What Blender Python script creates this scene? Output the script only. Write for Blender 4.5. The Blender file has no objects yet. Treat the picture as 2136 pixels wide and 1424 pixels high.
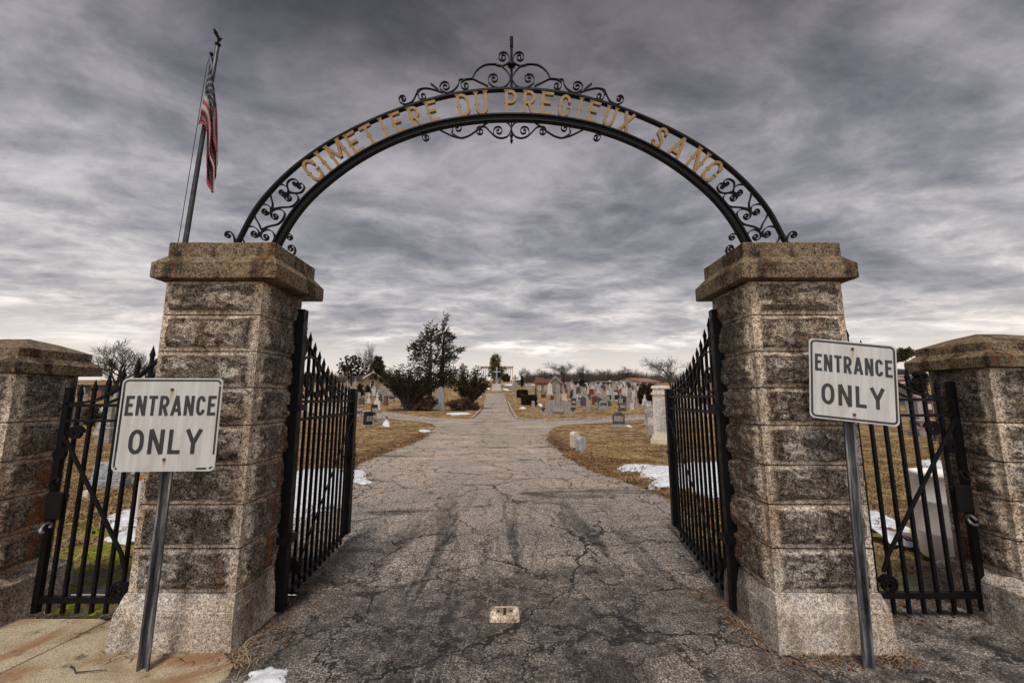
import bpy, bmesh, math, random
import numpy as np
from mathutils import Vector, Matrix, noise
R = math.radians
scene = bpy.context.scene
C = scene.collection

# ------------------------------------------------------------------ camera
EYE = 1.6; F = 831.0; TH = R(8.08); CT, ST = math.cos(TH), math.sin(TH)
cam_d = bpy.data.cameras.new('camera'); cam = bpy.data.objects.new('camera', cam_d); C.objects.link(cam)
cam_d.sensor_width = 36; cam_d.lens = 36 * F / 2136; cam_d.clip_start = 0.05; cam_d.clip_end = 6000
cam.location = (0, 0, EYE); cam.rotation_euler = (R(90) + TH, 0, 0)
scene.camera = cam
# ------------------------------------------------------------------ view
scene.view_settings.view_transform = 'Standard'; scene.view_settings.look = 'None'
scene.view_settings.exposure = 0.0; scene.view_settings.gamma = 1.0
# ------------------------------------------------------------------ sun
SUN_EL, SUN_AZ = R(66), R(192)          # azimuth clockwise from +Y
sd = bpy.data.lights.new('sun', 'SUN'); sd.energy = 3.1; sd.angle = R(12); sd.color = (1, .94, .86)
so = bpy.data.objects.new('sun', sd); C.objects.link(so)
sv = Vector((math.sin(SUN_AZ) * math.cos(SUN_EL), math.cos(SUN_AZ) * math.cos(SUN_EL), math.sin(SUN_EL)))
so.rotation_euler = sv.to_track_quat('Z', 'Y').to_euler(); so.location = sv * 60


class NT:
    """tiny helper around a node tree"""
    def __init__(s, tree):
        s.t = tree; s.n = tree.nodes; s.l = tree.links
    def new(s, typ, ins=None, **kw):
        nd = s.n.new(typ)
        for k, v in kw.items(): setattr(nd, k, v)
        for k, v in (ins or {}).items(): s.set(nd.inputs[k], v)
        return nd
    def set(s, sock, v):
        if isinstance(v, bpy.types.NodeSocket): s.l.new(v, sock)
        else: sock.default_value = v
    def math(s, op, a, b=0.0, c=0.0, clamp=False):
        nd = s.n.new('ShaderNodeMath'); nd.operation = op; nd.use_clamp = clamp
        s.set(nd.inputs[0], a); s.set(nd.inputs[1], b)
        if op in ('MULTIPLY_ADD', 'SMOOTH_MIN'): s.set(nd.inputs[2], c)
        return nd.outputs[0]
    def noise(s, vec, scale, detail=4, rough=.55, dist=0.0, out='Fac'):
        nd = s.new('ShaderNodeTexNoise', {'Vector': vec, 'Scale': scale, 'Detail': detail, 'Roughness': rough, 'Distortion': dist})
        return nd.outputs[out]
    def map(s, v, a, b, c=0.0, d=1.0, smooth=True):
        nd = s.n.new('ShaderNodeMapRange'); nd.interpolation_type = 'SMOOTHSTEP' if smooth else 'LINEAR'
        s.set(nd.inputs[0], v); s.set(nd.inputs[1], a); s.set(nd.inputs[2], b); s.set(nd.inputs[3], c); s.set(nd.inputs[4], d)
        return nd.outputs[0]
    def ramp(s, fac, stops, interp='LINEAR'):
        nd = s.n.new('ShaderNodeValToRGB'); cr = nd.color_ramp; cr.interpolation = interp
        while len(cr.elements) < len(stops): cr.elements.new(.5)
        for e, (p, c) in zip(cr.elements, stops):
            e.position = p; e.color = (c, c, c, 1) if isinstance(c, (int, float)) else (*c, 1)
        s.set(nd.inputs[0], fac); return nd.outputs[0]
    def mix(s, f, a, b, mode='MIX'):
        nd = s.n.new('ShaderNodeMix'); nd.data_type = 'RGBA'; nd.blend_type = mode
        s.set(nd.inputs[0], f)
        for i, v in ((6, a), (7, b)):
            if isinstance(v, (tuple, list)): v = (*v, 1) if len(v) == 3 else v
            s.set(nd.inputs[i], v)
        return nd.outputs[2]
    def scalev(s, vec, sc):
        nd = s.n.new('ShaderNodeMapping'); s.set(nd.inputs[0], vec); nd.inputs['Scale'].default_value = sc
        return nd.outputs[0]


# ------------------------------------------------------------------ sky
world = bpy.data.worlds.new('World'); scene.world = world; world.use_nodes = True
w = NT(world.node_tree); w.n.clear()
wo = w.new('ShaderNodeOutputWorld'); bg = w.new('ShaderNodeBackground')
sky = w.new('ShaderNodeTexSky'); sky.sky_type = 'NISHITA'; sky.sun_disc = False
sky.sun_elevation = SUN_EL; sky.sun_rotation = SUN_AZ; sky.dust_density = 3
tc = w.new('ShaderNodeTexCoord').outputs['Generated']
sx = w.new('ShaderNodeSeparateXYZ', {0: tc})
X_, Y_, Z_ = sx.outputs
zc = w.math('MAXIMUM', Z_, 0.0)
zd = w.math('ADD', zc, 0.13)
comb = w.new('ShaderNodeCombineXYZ', {0: w.math('DIVIDE', X_, zd), 1: w.math('DIVIDE', Y_, zd), 2: 0.0}).outputs[0]
rot = w.n.new('ShaderNodeMapping'); w.set(rot.inputs[0], comb); rot.inputs['Rotation'].default_value = (0, 0, R(-34)); rot.inputs['Scale'].default_value = (.78, 1.12, 1)
rot.inputs['Location'].default_value = (3.1, 1.7, 0)
n1 = w.noise(rot.outputs[0], 1.25, 8, .58, .55)
n2 = w.noise(rot.outputs[0], 3.9, 9, .64, .25)
n3 = w.noise(rot.outputs[0], .55, 3, .5)
n5 = w.math('ABSOLUTE', w.math('SUBTRACT', w.noise(rot.outputs[0], 2.6, 7, .60, .35), .5))      # puffy billows
cl = w.math('ADD', w.math('MULTIPLY', n1, .50), w.math('ADD', w.math('MULTIPLY', n2, .22), w.math('MULTIPLY', n3, .28)))
cl = w.math('ADD', cl, w.math('MULTIPLY', w.math('SUBTRACT', .075, n5), .42))
base = w.ramp(zc, [(0, (.84, .77, .69)), (.07, (.84, .76, .70)), (.13, (.68, .64, .615)), (.24, (.48, .47, .475)), (.40, (.325, .322, .34)), (.57, (.232, .228, .246)), (.68, (.125, .121, .130)), (.78, (.082, .080, .087))])
con = w.ramp(cl, [(.34, .40), (.43, .62), (.49, .86), (.53, 1.08), (.58, 1.45), (.66, 1.95)])
amt = w.map(w.math('ADD', zc, w.math('MULTIPLY', w.math('SUBTRACT', n1, .5), .16)), .085, .165)
con2 = w.mix(amt, (1, 1, 1), con)
cloud = w.mix(1.0, base, con2, 'MULTIPLY')
cool = w.mix(w.map(cl, .44, .56), (.96, .98, 1.055), (1.02, 1.0, 1.0))
cloud = w.mix(amt, cloud, w.mix(1.0, cloud, cool, 'MULTIPLY'))
back = w.map(Y_, -.75, .05, 2.5, 1.0)       # sky brightened behind the viewer, added as fill for the scene
cloud = w.mix(1.0, cloud, w.new('ShaderNodeCombineXYZ', {0: back, 1: back, 2: back}).outputs[0], 'MULTIPLY')
cl10 = w.mix(1.0, cloud, (10, 10, 10), 'MULTIPLY')
for m_ in w.n:
    if m_.bl_idname == 'ShaderNodeMix': m_.clamp_result = False
skymix = w.mix(.97, sky.outputs[0], cl10)
w.set(bg.inputs[0], skymix); bg.inputs[1].default_value = 0.1
w.l.new(bg.outputs[0], wo.inputs[0])


# ------------------------------------------------------------------ pixel / ground helpers (measuring aids)
def at(px, py, Y):
    u = (px - 1068) / F; v = (py - 712) / F; t = Y / (CT + v * ST)
    return Vector((u * t, Y, EYE + t * (ST - v * CT)))
SL = .066
def hz(y):
    if y < 24: return 0.0
    if y < 40: return SL * (y - 24) ** 2 / 32
    if y < 170: return SL * (y - 32)
    return SL * 138 + 2.2 * (1 - math.exp(-(y - 170) * SL / 2.2))
def G(px, py):
    lo, hi = 1.0, 400.0
    prev = lo
    y = lo
    while y < hi:
        if at(px, py, y).z < hz(y): break
        prev = y; y *= 1.03
    a, b = prev, y
    for _ in range(40):
        m = (a + b) / 2
        if at(px, py, m).z < hz(m): b = m
        else: a = m
    p = at(px, py, b); p.z = hz(p.y); return p
def PXM(p):       # metres per photo pixel at a point
    return (p.y * CT + (p.z - EYE) * ST) / F


# ------------------------------------------------------------------ materials
def mat(name):
    m = bpy.data.materials.new(name); m.use_nodes = True
    t = NT(m.node_tree); p = t.n['Principled BSDF']
    return m, t, p
def simple(name, col, rough=.6, metal=0.0, var=.15, scale=8, bump=0.0, spec=.5):
    m, t, p = mat(name); co = t.new('ShaderNodeTexCoord').outputs['Object']
    n = t.noise(co, scale, 6, .6)
    c = t.mix(t.map(n, .3, .7), tuple(x * (1 - var) for x in col), tuple(min(1, x * (1 + var)) for x in col))
    t.set(p.inputs['Base Color'], c); p.inputs['Roughness'].default_value = rough; p.inputs['Metallic'].default_value = metal
    p.inputs['Specular IOR Level'].default_value = spec
    if bump:
        b = t.new('ShaderNodeBump', {'Height': t.noise(co, scale * 6, 6, .6), 'Strength': bump, 'Distance': .01}); t.set(p.inputs['Normal'], b.outputs[0])
    return m

def granite(name, light, dark, speck=110, stain=.5, rust=0.0, bump=.5, margin=False, tint=None, streak=True, geo=False, sc=1.0):
    m, t, p = mat(name)
    co = t.new('ShaderNodeNewGeometry').outputs['Position'] if geo else t.new('ShaderNodeTexCoord').outputs['Object']
    n = t.noise(co, speck, 3, .75)
    n_b = t.noise(co, speck * .37, 3, .7)
    sp = t.math('ADD', t.math('MULTIPLY', n, .65), t.math('MULTIPLY', n_b, .35))
    mid = tuple((a + b) / 2 for a, b in zip(light, dark))
    c = t.ramp(sp, [(.40, dark), (.48, mid), (.53, light), (.62, tuple(min(1, x * 1.45) for x in light))])
    big = t.noise(co, 2.3 * sc, 5, .6)
    c = t.mix(t.map(big, .35, .7), c, t.mix(1.0, c, (1.06, .93, .80), 'MULTIPLY'))
    if tint: c = t.mix(1.0, c, tint, 'MULTIPLY')
    sv_ = t.scalev(co, (5 * sc, 5 * sc, .9 * sc)) if streak else t.scalev(co, (3 * sc, 3 * sc, 3 * sc))
    s1 = t.noise(sv_, 1.0, 6, .65, .4)
    s2 = t.noise(co, 9 * sc, 8, .75, .3)
    st = t.map(t.math('ADD', t.math('MULTIPLY', s1, .6), t.math('MULTIPLY', s2, .4)), .49, .57)
    if margin:
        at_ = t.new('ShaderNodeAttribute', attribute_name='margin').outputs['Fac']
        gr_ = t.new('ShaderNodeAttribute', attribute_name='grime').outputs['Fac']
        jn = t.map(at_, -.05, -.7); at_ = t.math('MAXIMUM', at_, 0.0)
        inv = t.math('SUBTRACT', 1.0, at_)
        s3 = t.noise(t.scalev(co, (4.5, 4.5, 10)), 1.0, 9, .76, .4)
        rgh = t.math('MULTIPLY', t.map(s3, .43, .53), inv)  # patchy weathering plus painted shade that deepens the rough middles
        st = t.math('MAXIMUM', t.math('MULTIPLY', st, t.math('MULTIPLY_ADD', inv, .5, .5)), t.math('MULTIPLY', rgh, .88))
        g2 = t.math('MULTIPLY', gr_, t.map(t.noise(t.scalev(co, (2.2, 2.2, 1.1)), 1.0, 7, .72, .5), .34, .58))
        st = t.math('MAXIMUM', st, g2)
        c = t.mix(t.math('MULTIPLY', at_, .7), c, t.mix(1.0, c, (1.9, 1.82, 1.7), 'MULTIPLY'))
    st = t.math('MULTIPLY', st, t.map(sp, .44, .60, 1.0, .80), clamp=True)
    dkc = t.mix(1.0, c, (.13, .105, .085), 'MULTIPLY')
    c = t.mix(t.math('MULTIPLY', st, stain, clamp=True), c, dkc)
    if rust:
        r1 = t.noise(t.scalev(co, (4, 4, .6)), 1.3, 6, .7, .6)
        rm = t.math('MULTIPLY', t.map(r1, .52, .70), rust)
        if margin: rm = t.math('MULTIPLY', rm, t.math('MULTIPLY_ADD', gr_, .8, .25))
        c = t.mix(rm, c, (.20, .062, .012))
    if margin: c = t.mix(t.math('MULTIPLY', jn, .93), c, (.014, .011, .009))       # open mortar joints
    t.set(p.inputs['Base Color'], c); p.inputs['Roughness'].default_value = .88; p.inputs['Specular IOR Level'].default_value = .25
    bh = t.math('ADD', t.math('MULTIPLY', n, .4), t.math('MULTIPLY', t.noise(co, 26, 8, .75), 1.0))
    b = t.new('ShaderNodeBump', {'Height': bh, 'Strength': bump, 'Distance': .012}); t.set(p.inputs['Normal'], b.outputs[0])
    return m

M = {}
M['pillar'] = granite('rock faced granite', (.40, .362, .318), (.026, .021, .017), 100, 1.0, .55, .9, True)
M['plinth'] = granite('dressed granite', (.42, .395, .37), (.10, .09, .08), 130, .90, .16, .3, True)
M['cap'] = granite('weathered granite cap', (.185, .145, .095), (.016, .012, .008), 95, .92, .45, .45, False)

def iron(name, col=(.0035, .0035, .004), rough=.45):
    m, t, p = mat(name); co = t.new('ShaderNodeTexCoord').outputs['Object']
    n = t.noise(co, 14, 7, .7); n2 = t.noise(co, 70, 4, .7)
    c = t.mix(t.map(n, .60, .75), col, (.020, .010, .007))
    c = t.mix(t.map(n2, .64, .74, 0, .4), c, (.03, .03, .03)); p.inputs['Specular IOR Level'].default_value = .13
    t.set(p.inputs['Base Color'], c); t.set(p.inputs['Roughness'], t.map(n, .3, .7, rough - .12, rough + .2))
    b = t.new('ShaderNodeBump', {'Height': n2, 'Strength': .25, 'Distance': .004}); t.set(p.inputs['Normal'], b.outputs[0])
    return m
M['iron'] = iron('black painted iron')
M['iron_worn'] = iron('worn iron scroll', (.022, .022, .024), .4)
M['gold'] = simple('gold painted iron', (.215, .128, .043), .5, 0, .10, 4, 0, .3)
M['galv'] = None
def galv():
    m, t, p = mat('galvanised steel'); co = t.new('ShaderNodeTexCoord').outputs['Object']
    n = t.noise(t.scalev(co, (30, 30, 2.5)), 1, 7, .7); n2 = t.noise(co, 60, 4, .6)
    c = t.ramp(n, [(.35, (.018, .019, .024)), (.5, (.09, .093, .10)), (.62, (.26, .26, .265))])
    c = t.mix(t.map(n2, .62, .75, 0, .5), c, (.08, .035, .015))
    t.set(p.inputs['Base Color'], c); p.inputs['Metallic'].default_value = .45; p.inputs['Roughness'].default_value = .5
    return m
M['galv'] = galv()

def asphalt():
    m, t, p = mat('worn cracked asphalt'); co = t.new('ShaderNodeNewGeometry').outputs['Position']
    a = t.noise(co, 75, 2, .8); a2 = t.noise(co, 210, 2, .7); a3 = t.noise(co, 28, 4, .7)
    sp = t.math('ADD', t.math('MULTIPLY', a, .5), t.math('ADD', t.math('MULTIPLY', a2, .3), t.math('MULTIPLY', a3, .2)))
    c = t.ramp(sp, [(.40, (.018, .015, .014)), (.47, (.085, .074, .069)), (.52, (.22, .195, .183)), (.58, (.60, .54, .51))])
    # wear: broad patches
    wn = t.noise(co, .35, 5, .6, .6)
    c = t.mix(t.map(wn, .42, .66), c, t.mix(1.0, c, (1.30, 1.24, 1.18), 'MULTIPLY'))
    # the damp tarry area between the gate posts
    s = t.new('ShaderNodeSeparateXYZ', {0: co}); X, Y, Z = s.outputs
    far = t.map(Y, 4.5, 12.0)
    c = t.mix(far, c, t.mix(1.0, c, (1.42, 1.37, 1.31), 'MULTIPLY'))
    wob = t.noise(co, 1.6, 6, .65, .5)
    ex = t.math('POWER', t.math('DIVIDE', X, 1.55), 2.0); ey = t.math('POWER', t.math('DIVIDE', t.math('SUBTRACT', Y, 3.2), .78), 2.0)
    rr = t.math('ADD', t.math('ADD', ex, ey), t.math('MULTIPLY', t.math('SUBTRACT', wob, .5), 6.5))
    trk = t.noise(t.scalev(co, (2.6, .28, 1)), 1.0, 7, .68, .4)
    dk = t.math('MAXIMUM', t.map(rr, -.2, 2.6, .9, 0.0), t.math('MULTIPLY', t.map(trk, .48, .58), t.math('MULTIPLY', t.map(Y, 8.5, 4.5), t.map(t.math('ABSOLUTE', X), 2.0, .8))))
    fine = t.map(t.noise(co, 9, 6, .75), .36, .60)
    dkk = t.math('MULTIPLY', dk, t.math('MULTIPLY_ADD', fine, .46, .50))
    c = t.mix(dkk, c, (.016, .013, .011))
    # oil drip stain
    ex = t.math('POWER', t.math('DIVIDE', t.math('SUBTRACT', X, .62), .20), 2.0); ey = t.math('POWER', t.math('DIVIDE', t.math('SUBTRACT', Y, 2.62), .20), 2.0)
    rr = t.math('ADD', t.math('ADD', ex, ey), t.math('MULTIPLY', t.math('SUBTRACT', t.noise(co, 6, 6, .7), .5), 4))
    c = t.mix(t.math('MULTIPLY', t.map(rr, .2, 1.4, 1, 0), .72), c, (.014, .011, .010))
    # grime beside the plinths
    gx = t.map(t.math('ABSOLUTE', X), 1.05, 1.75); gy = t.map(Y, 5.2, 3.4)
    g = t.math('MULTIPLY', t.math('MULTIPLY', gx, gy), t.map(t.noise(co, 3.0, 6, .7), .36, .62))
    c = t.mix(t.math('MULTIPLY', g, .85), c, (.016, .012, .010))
    # damp smears across the drive further in
    dn = t.noise(t.scalev(co, (.30, 1.15, 1)), 1.0, 6, .7, .8)
    c = t.mix(t.math('MULTIPLY', t.map(dn, .54, .66), .82), c, (.030, .024, .021))
    # cracks: distorted cell edges at two sizes, broken up
    def cracks(scale, width, dist, lo, hi, seed):
        off = t.new('ShaderNodeVectorMath', {0: co, 1: seed}, operation='ADD').outputs[0]
        nz = t.new('ShaderNodeTexNoise', {'Vector': off, 'Scale': scale * 1.7, 'Detail': 6, 'Roughness': .68}).outputs['Color']
        nz = t.new('ShaderNodeVectorMath', {0: nz, 1: (.5, .5, .5)}, operation='SUBTRACT').outputs[0]
        dv = t.new('ShaderNodeVectorMath', {0: nz}, operation='SCALE'); dv.inputs['Scale'].default_value = dist
        vv = t.new('ShaderNodeVectorMath', {0: off, 1: dv.outputs[0]}, operation='ADD').outputs[0]
        v = t.new('ShaderNodeTexVoronoi', {'Vector': vv, 'Scale': scale}); v.feature = 'DISTANCE_TO_EDGE'; v.voronoi_dimensions = '2D'
        wv = t.map(t.noise(off, scale * 2.2, 5, .7), .35, .7, .25, 1.0)
        e = t.math('DIVIDE', v.outputs['Distance'], t.math('MULTIPLY', wv, width))
        k = t.map(e, .3, 1.0, 1, 0)
        msk = t.map(t.noise(off, scale * .55, 4, .6), lo, hi)
        return t.math('MULTIPLY', k, msk)
    k1 = cracks(.95, .027, 1.05, .34, .48, (4.3, 1.2, 0))
    k2 = cracks(2.9, .048, .42, .41, .52, (9.7, 3.9, 0))
    k3 = cracks(.28, .010, 1.6, .25, .4, (1.7, 13.9, 0))
    k = t.math('MAXIMUM', t.math('MAXIMUM', k1, t.math('MULTIPLY', k2, .8)), k3)
    c = t.mix(1.0, c, (1.02, 1.0, .95), 'MULTIPLY'); c = t.mix(t.math('MULTIPLY', k, .93), c, (.010, .008, .007))
    t.set(p.inputs['Base Color'], c); t.set(p.inputs['Roughness'], t.map(dkk, 0, 1, .86, .62))
    p.inputs['Specular IOR Level'].default_value = .3
    h = t.math('SUBTRACT', t.math('ADD', t.math('MULTIPLY', a, .5), t.math('MULTIPLY', a2, .35)), t.math('MULTIPLY', k, 1.6))
    h = t.math('ADD', h, t.math('MULTIPLY', t.noise(co, 1.2, 4), 1.2))
    b = t.new('ShaderNodeBump', {'Height': h, 'Strength': .75, 'Distance': .012}); t.set(p.inputs['Normal'], b.outputs[0])
    return m
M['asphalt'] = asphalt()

def lawn():
    m, t, p = mat('winter lawn'); co = t.new('ShaderNodeNewGeometry').outputs['Position']
    s = t.new('ShaderNodeSeparateXYZ', {0: co}); X, Y, Z = s.outputs
    n = t.noise(co, 24, 8, .78); n2 = t.noise(t.scalev(co, (.5, 1.3, 1)), .8, 7, .68, .6); n3 = t.noise(co, 3.2, 6, .7); n4 = t.noise(co, 120, 2, .7)
    f = t.math('ADD', t.math('MULTIPLY', n, .5), t.math('MULTIPLY', n3, .5))
    c = t.ramp(f, [(.42, (.045, .024, .010)), (.475, (.15, .090, .042)), (.525, (.32, .215, .105)), (.58, (.56, .41, .23))])
    c = t.mix(t.map(n2, .48, .60), c, t.mix(1.0, c, (.42, .34, .28), 'MULTIPLY'))
    c = t.mix(t.map(n2, .34, .45, .7, 0), c, t.mix(1.0, c, (1.6, 1.5, 1.35), 'MULTIPLY'))
    c = t.mix(t.map(n4, .58, .7, 0, .45), c, (.42, .33, .21))
    # green moss near the wickets
    gy = t.map(Y, 6.0, 4.9); gx = t.map(t.math('ABSOLUTE', X), 1.6, 2.0)
    lft = t.map(X, 1.5, 0.5, .45, 1.0)
    mo = t.math('MULTIPLY', t.math('MULTIPLY', gy, gx), t.math('MULTIPLY', lft, t.map(t.noise(co, 2.6, 8, .74, .5), .49, .53)))
    mc = t.mix(t.map(n, .38, .62), (.07, .085, .008), (.34, .38, .03))
    # bare grit right behind the wickets
    gr = t.math('MULTIPLY', t.map(Y, 4.6, 3.7), t.map(t.noise(co, 3, 5), .3, .5))
    gc = t.ramp(n4, [(.35, (.05, .045, .04)), (.5, (.17, .155, .14)), (.65, (.42, .39, .36))])
    c = t.mix(gr, c, gc); c = t.mix(mo, c, mc)
    gf = t.math('MULTIPLY', t.map(n3, .5, .62), t.map(Y, 22, 9, .0, .30)); c = t.mix(gf, c, (.085, .090, .022))
    t.set(p.inputs['Base Color'], c); p.inputs['Roughness'].default_value = .95; p.inputs['Specular IOR Level'].default_value = .1
    b = t.new('ShaderNodeBump', {'Height': t.math('ADD', n, n3), 'Strength': .9, 'Distance': .04}); t.set(p.inputs['Normal'], b.outputs[0])
    return m
M['lawn'] = lawn()

def concrete():
    m, t, p = mat('stained concrete'); co = t.new('ShaderNodeNewGeometry').outputs['Position']
    n = t.noise(co, 2.2, 7, .65, .6); n2 = t.noise(co, 140, 3, .7); n3 = t.noise(co, 1.1, 5, .6, 1.0)
    c = t.ramp(n2, [(.38, (.19, .155, .10)), (.5, (.36, .295, .195)), (.62, (.50, .43, .31))])
    c = t.mix(t.map(n, .40, .68), c, t.mix(1.0, c, (.62, .52, .42), 'MULTIPLY'))
    c = t.mix(t.map(n3, .46, .60, 0, .8), c, (.20, .080, .024))
    c = t.mix(t.map(t.noise(co, 5, 7, .78), .56, .66, 0, .85), c, (.04, .028, .018))
    t.set(p.inputs['Base Color'], c); p.inputs['Roughness'].default_value = .9
    b = t.new('ShaderNodeBump', {'Height': t.math('ADD', n2, t.noise(co, 30, 6, .7)), 'Strength': .4, 'Distance': .006}); t.set(p.inputs['Normal'], b.outputs[0])
    return m
M['concrete'] = concrete()
M['snow'] = simple('old snow', (.60, .62, .66), .75, 0, .28, 14, .9)
M['snow_far'] = M['snow']
M['kerb'] = granite('granite kerb', (.40, .37, .34), (.10, .09, .08), 40, .5, .1, .3)
M['letter_black'] = simple('black sign ink', (.016, .012, .015), .5, 0, .4, 30)

def signpaint():
    m, t, p = mat('weathered sign face'); co = t.new('ShaderNodeTexCoord').outputs['Object']
    s = t.new('ShaderNodeSeparateXYZ', {0: co}); X, Y, Z = s.outputs
    n = t.noise(t.scalev(co, (22, 22, 2.0)), 1, 6, .6); n2 = t.noise(co, 5, 5, .6)
    c = t.mix(t.map(n, .35, .7), (.40, .385, .365), (.50, .49, .475))
    c = t.mix(t.map(n2, .5, .72, 0, .5), c, (.36, .32, .26))
    for (bz, ln) in ((.215, .13), (-.215, .07)):
        dx = t.math('ABSOLUTE', t.math('ADD', X, t.math('MULTIPLY', t.math('SUBTRACT', n2, .5), .02)))
        mx = t.map(dx, .004, .017, 1, 0)
        mz = t.math('MULTIPLY', t.map(Z, bz + .012, bz, 0, 1), t.map(Z, bz - ln, bz, 0, 1))
        c = t.mix(t.math('MULTIPLY', t.math('MULTIPLY', mx, mz), .62), c, (.28, .12, .03))
    t.set(p.inputs['Base Color'], c); p.inputs['Roughness'].default_value = .42
    return m
M['sign'] = signpaint()
M['rust'] = simple('rusty bolt', (.09, .03, .012), .8, 0, .4, 60)
M['bark'] = simple('bark', (.035, .026, .020), .95, 0, .35, 5, .6)
M['twig'] = simple('bare twigs', (.060, .045, .036), .95, 0, .3, 3)
def foliage(name, a, b, c3):
    m, t, p = mat(name); g = t.new('ShaderNodeNewGeometry'); rnd = t.new('ShaderNodeTexNoise', {'Vector': g.outputs['Position'], 'Scale': 1.1, 'Detail': 5, 'Roughness': .7}).outputs['Fac']
    n2 = t.noise(g.outputs['Position'], 9, 2)
    c = t.ramp(t.math('ADD', t.math('MULTIPLY', rnd, .6), t.math('MULTIPLY', n2, .4)), [(.38, a), (.5, b), (.62, c3)])
    t.set(p.inputs['Base Color'], c); p.inputs['Roughness'].default_value = .8; p.inputs['Specular IOR Level'].default_value = .2
    return m
M['pine'] = foliage('hemlock needles', (.013, .012, .006), (.038, .032, .013), (.105, .082, .030))
M['yew'] = foliage('yew needles', (.010, .008, .004), (.026, .019, .008), (.065, .042, .015))
M['ever'] = foliage('evergreen leaves', (.011, .010, .005), (.030, .027, .010), (.075, .062, .022))
M['topiary'] = foliage('clipped evergreen', (.045, .040, .014), (.095, .082, .030), (.15, .13, .05))
M['hedge'] = foliage('dark hedge', (.006, .008, .004), (.014, .016, .008), (.026, .028, .012))
M['redhedge'] = foliage('rusty arborvitae', (.014, .009, .005), (.034, .020, .010), (.055, .030, .014))
M['rhodo'] = foliage('bronzed leaves', (.030, .018, .012), (.075, .044, .028), (.14, .095, .065))
M['dry'] = simple('dry grass', (.24, .17, .10), .9, 0, .45, 12)
M['blade'] = foliage('dead grass blades', (.10, .058, .026), (.25, .165, .075), (.44, .32, .17))
HS = {}
for nm, (l, d) in dict(grey=((.30, .29, .285), (.10, .095, .09)), dark=((.085, .083, .085), (.025, .025, .027)), black=((.022, .021, .022), (.010, .010, .011)),
                       pale=((.52, .51, .50), (.24, .23, .22)), red=((.12, .046, .034), (.04, .018, .012)), cream=((.56, .52, .46), (.38, .345, .295)),
                       brown=((.15, .085, .05), (.05, .03, .02)), blue=((.34, .37, .40), (.14, .15, .165))).items():
    HS[nm] = granite('headstone ' + nm, l, d, 45, .30 if nm != 'cream' else .15, .06, .15, False, None, True, True, .8)
M['roofred'] = simple('rusty red roof', (.10, .030, .020), .85, 0, .45, 3)
M['roofdark'] = simple('dark roof', (.025, .022, .022), .9, 0, .3, 3)
M['roofterra'] = simple('terracotta roof', (.25, .115, .07), .9, 0, .15, 2)
M['plaster'] = simple('pale wall', (.45, .40, .34), .9, 0, .1, 1)
M['trim'] = simple('white trim', (.62, .60, .58), .7, 0, .05, 4)
M['glass'] = simple('window glass', (.03, .035, .04), .15, 0, .2, 2)
M['amber'] = simple('amber board', (.42, .22, .05), .7, 0, .15, 3)
M['doorb'] = simple('dark door', (.010, .009, .008), .6, 0, .2, 3)
def masonry(name, a, b, mortar, sx_, sy_):
    m, t, p = mat(name); co = t.new('ShaderNodeTexCoord').outputs['Object']
    s = t.new('ShaderNodeSeparateXYZ', {0: co})
    v = t.new('ShaderNodeCombineXYZ', {0: t.math('ADD', s.outputs[0], s.outputs[1]), 1: s.outputs[2], 2: 0.0}).outputs[0]
    br = t.new('ShaderNodeTexBrick', {'Vector': v, 'Color1': (*a, 1), 'Color2': (*b, 1), 'Mortar': (*mortar, 1), 'Scale': 1.0, 'Mortar Size': sy_ * .07, 'Brick Width': sx_, 'Row Height': sy_})
    c = t.mix(t.map(t.noise(co, 2.5, 6, .65), .35, .7), br.outputs[0], t.mix(1.0, br.outputs[0], (.6, .52, .45), 'MULTIPLY'))
    t.set(p.inputs['Base Color'], c); p.inputs['Roughness'].default_value = .9
    return m
M['ashlar'] = masonry('pale ashlar', (.36, .27, .20), (.28, .21, .16), (.10, .07, .05), .8, .30)
M['greystone'] = masonry('grey ashlar', (.24, .215, .185), (.18, .16, .14), (.06, .05, .045), .8, .30)
M['brick'] = masonry('red brick', (.23, .085, .055), (.19, .07, .045), (.16, .11, .09), .6, .2)
M['white'] = simple('white cloth', (.62, .60, .58), .9, 0, .08, 6)
M['flagred'] = simple('red cloth', (.20, .014, .018), .85, 0, .18, 9)
M['flagwhite'] = simple('pale cloth', (.27, .25, .25), .85, 0, .12, 9)
M['flagblue'] = simple('navy cloth', (.006, .008, .020), .85, 0, .2, 9)
M['plastic'] = simple('white plastic drum', (.74, .72, .68), .45, 0, .06, 6)
M['polegrey'] = simple('weathered aluminium pole', (.04, .04, .042), .5, .5, .55, 7)
M['stop'] = granite('pale gate stop stone', (.58, .51, .42), (.22, .18, .14), 60, .55, .5, .5)
M['orange'] = simple('orange band', (.55, .16, .03), .6)
M['yellow'] = simple('yellow sign', (.60, .38, .02), .6)
M['hill'] = simple('distant wooded hill', (.10, .085, .08), 1, 0, .2, .02)


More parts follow.
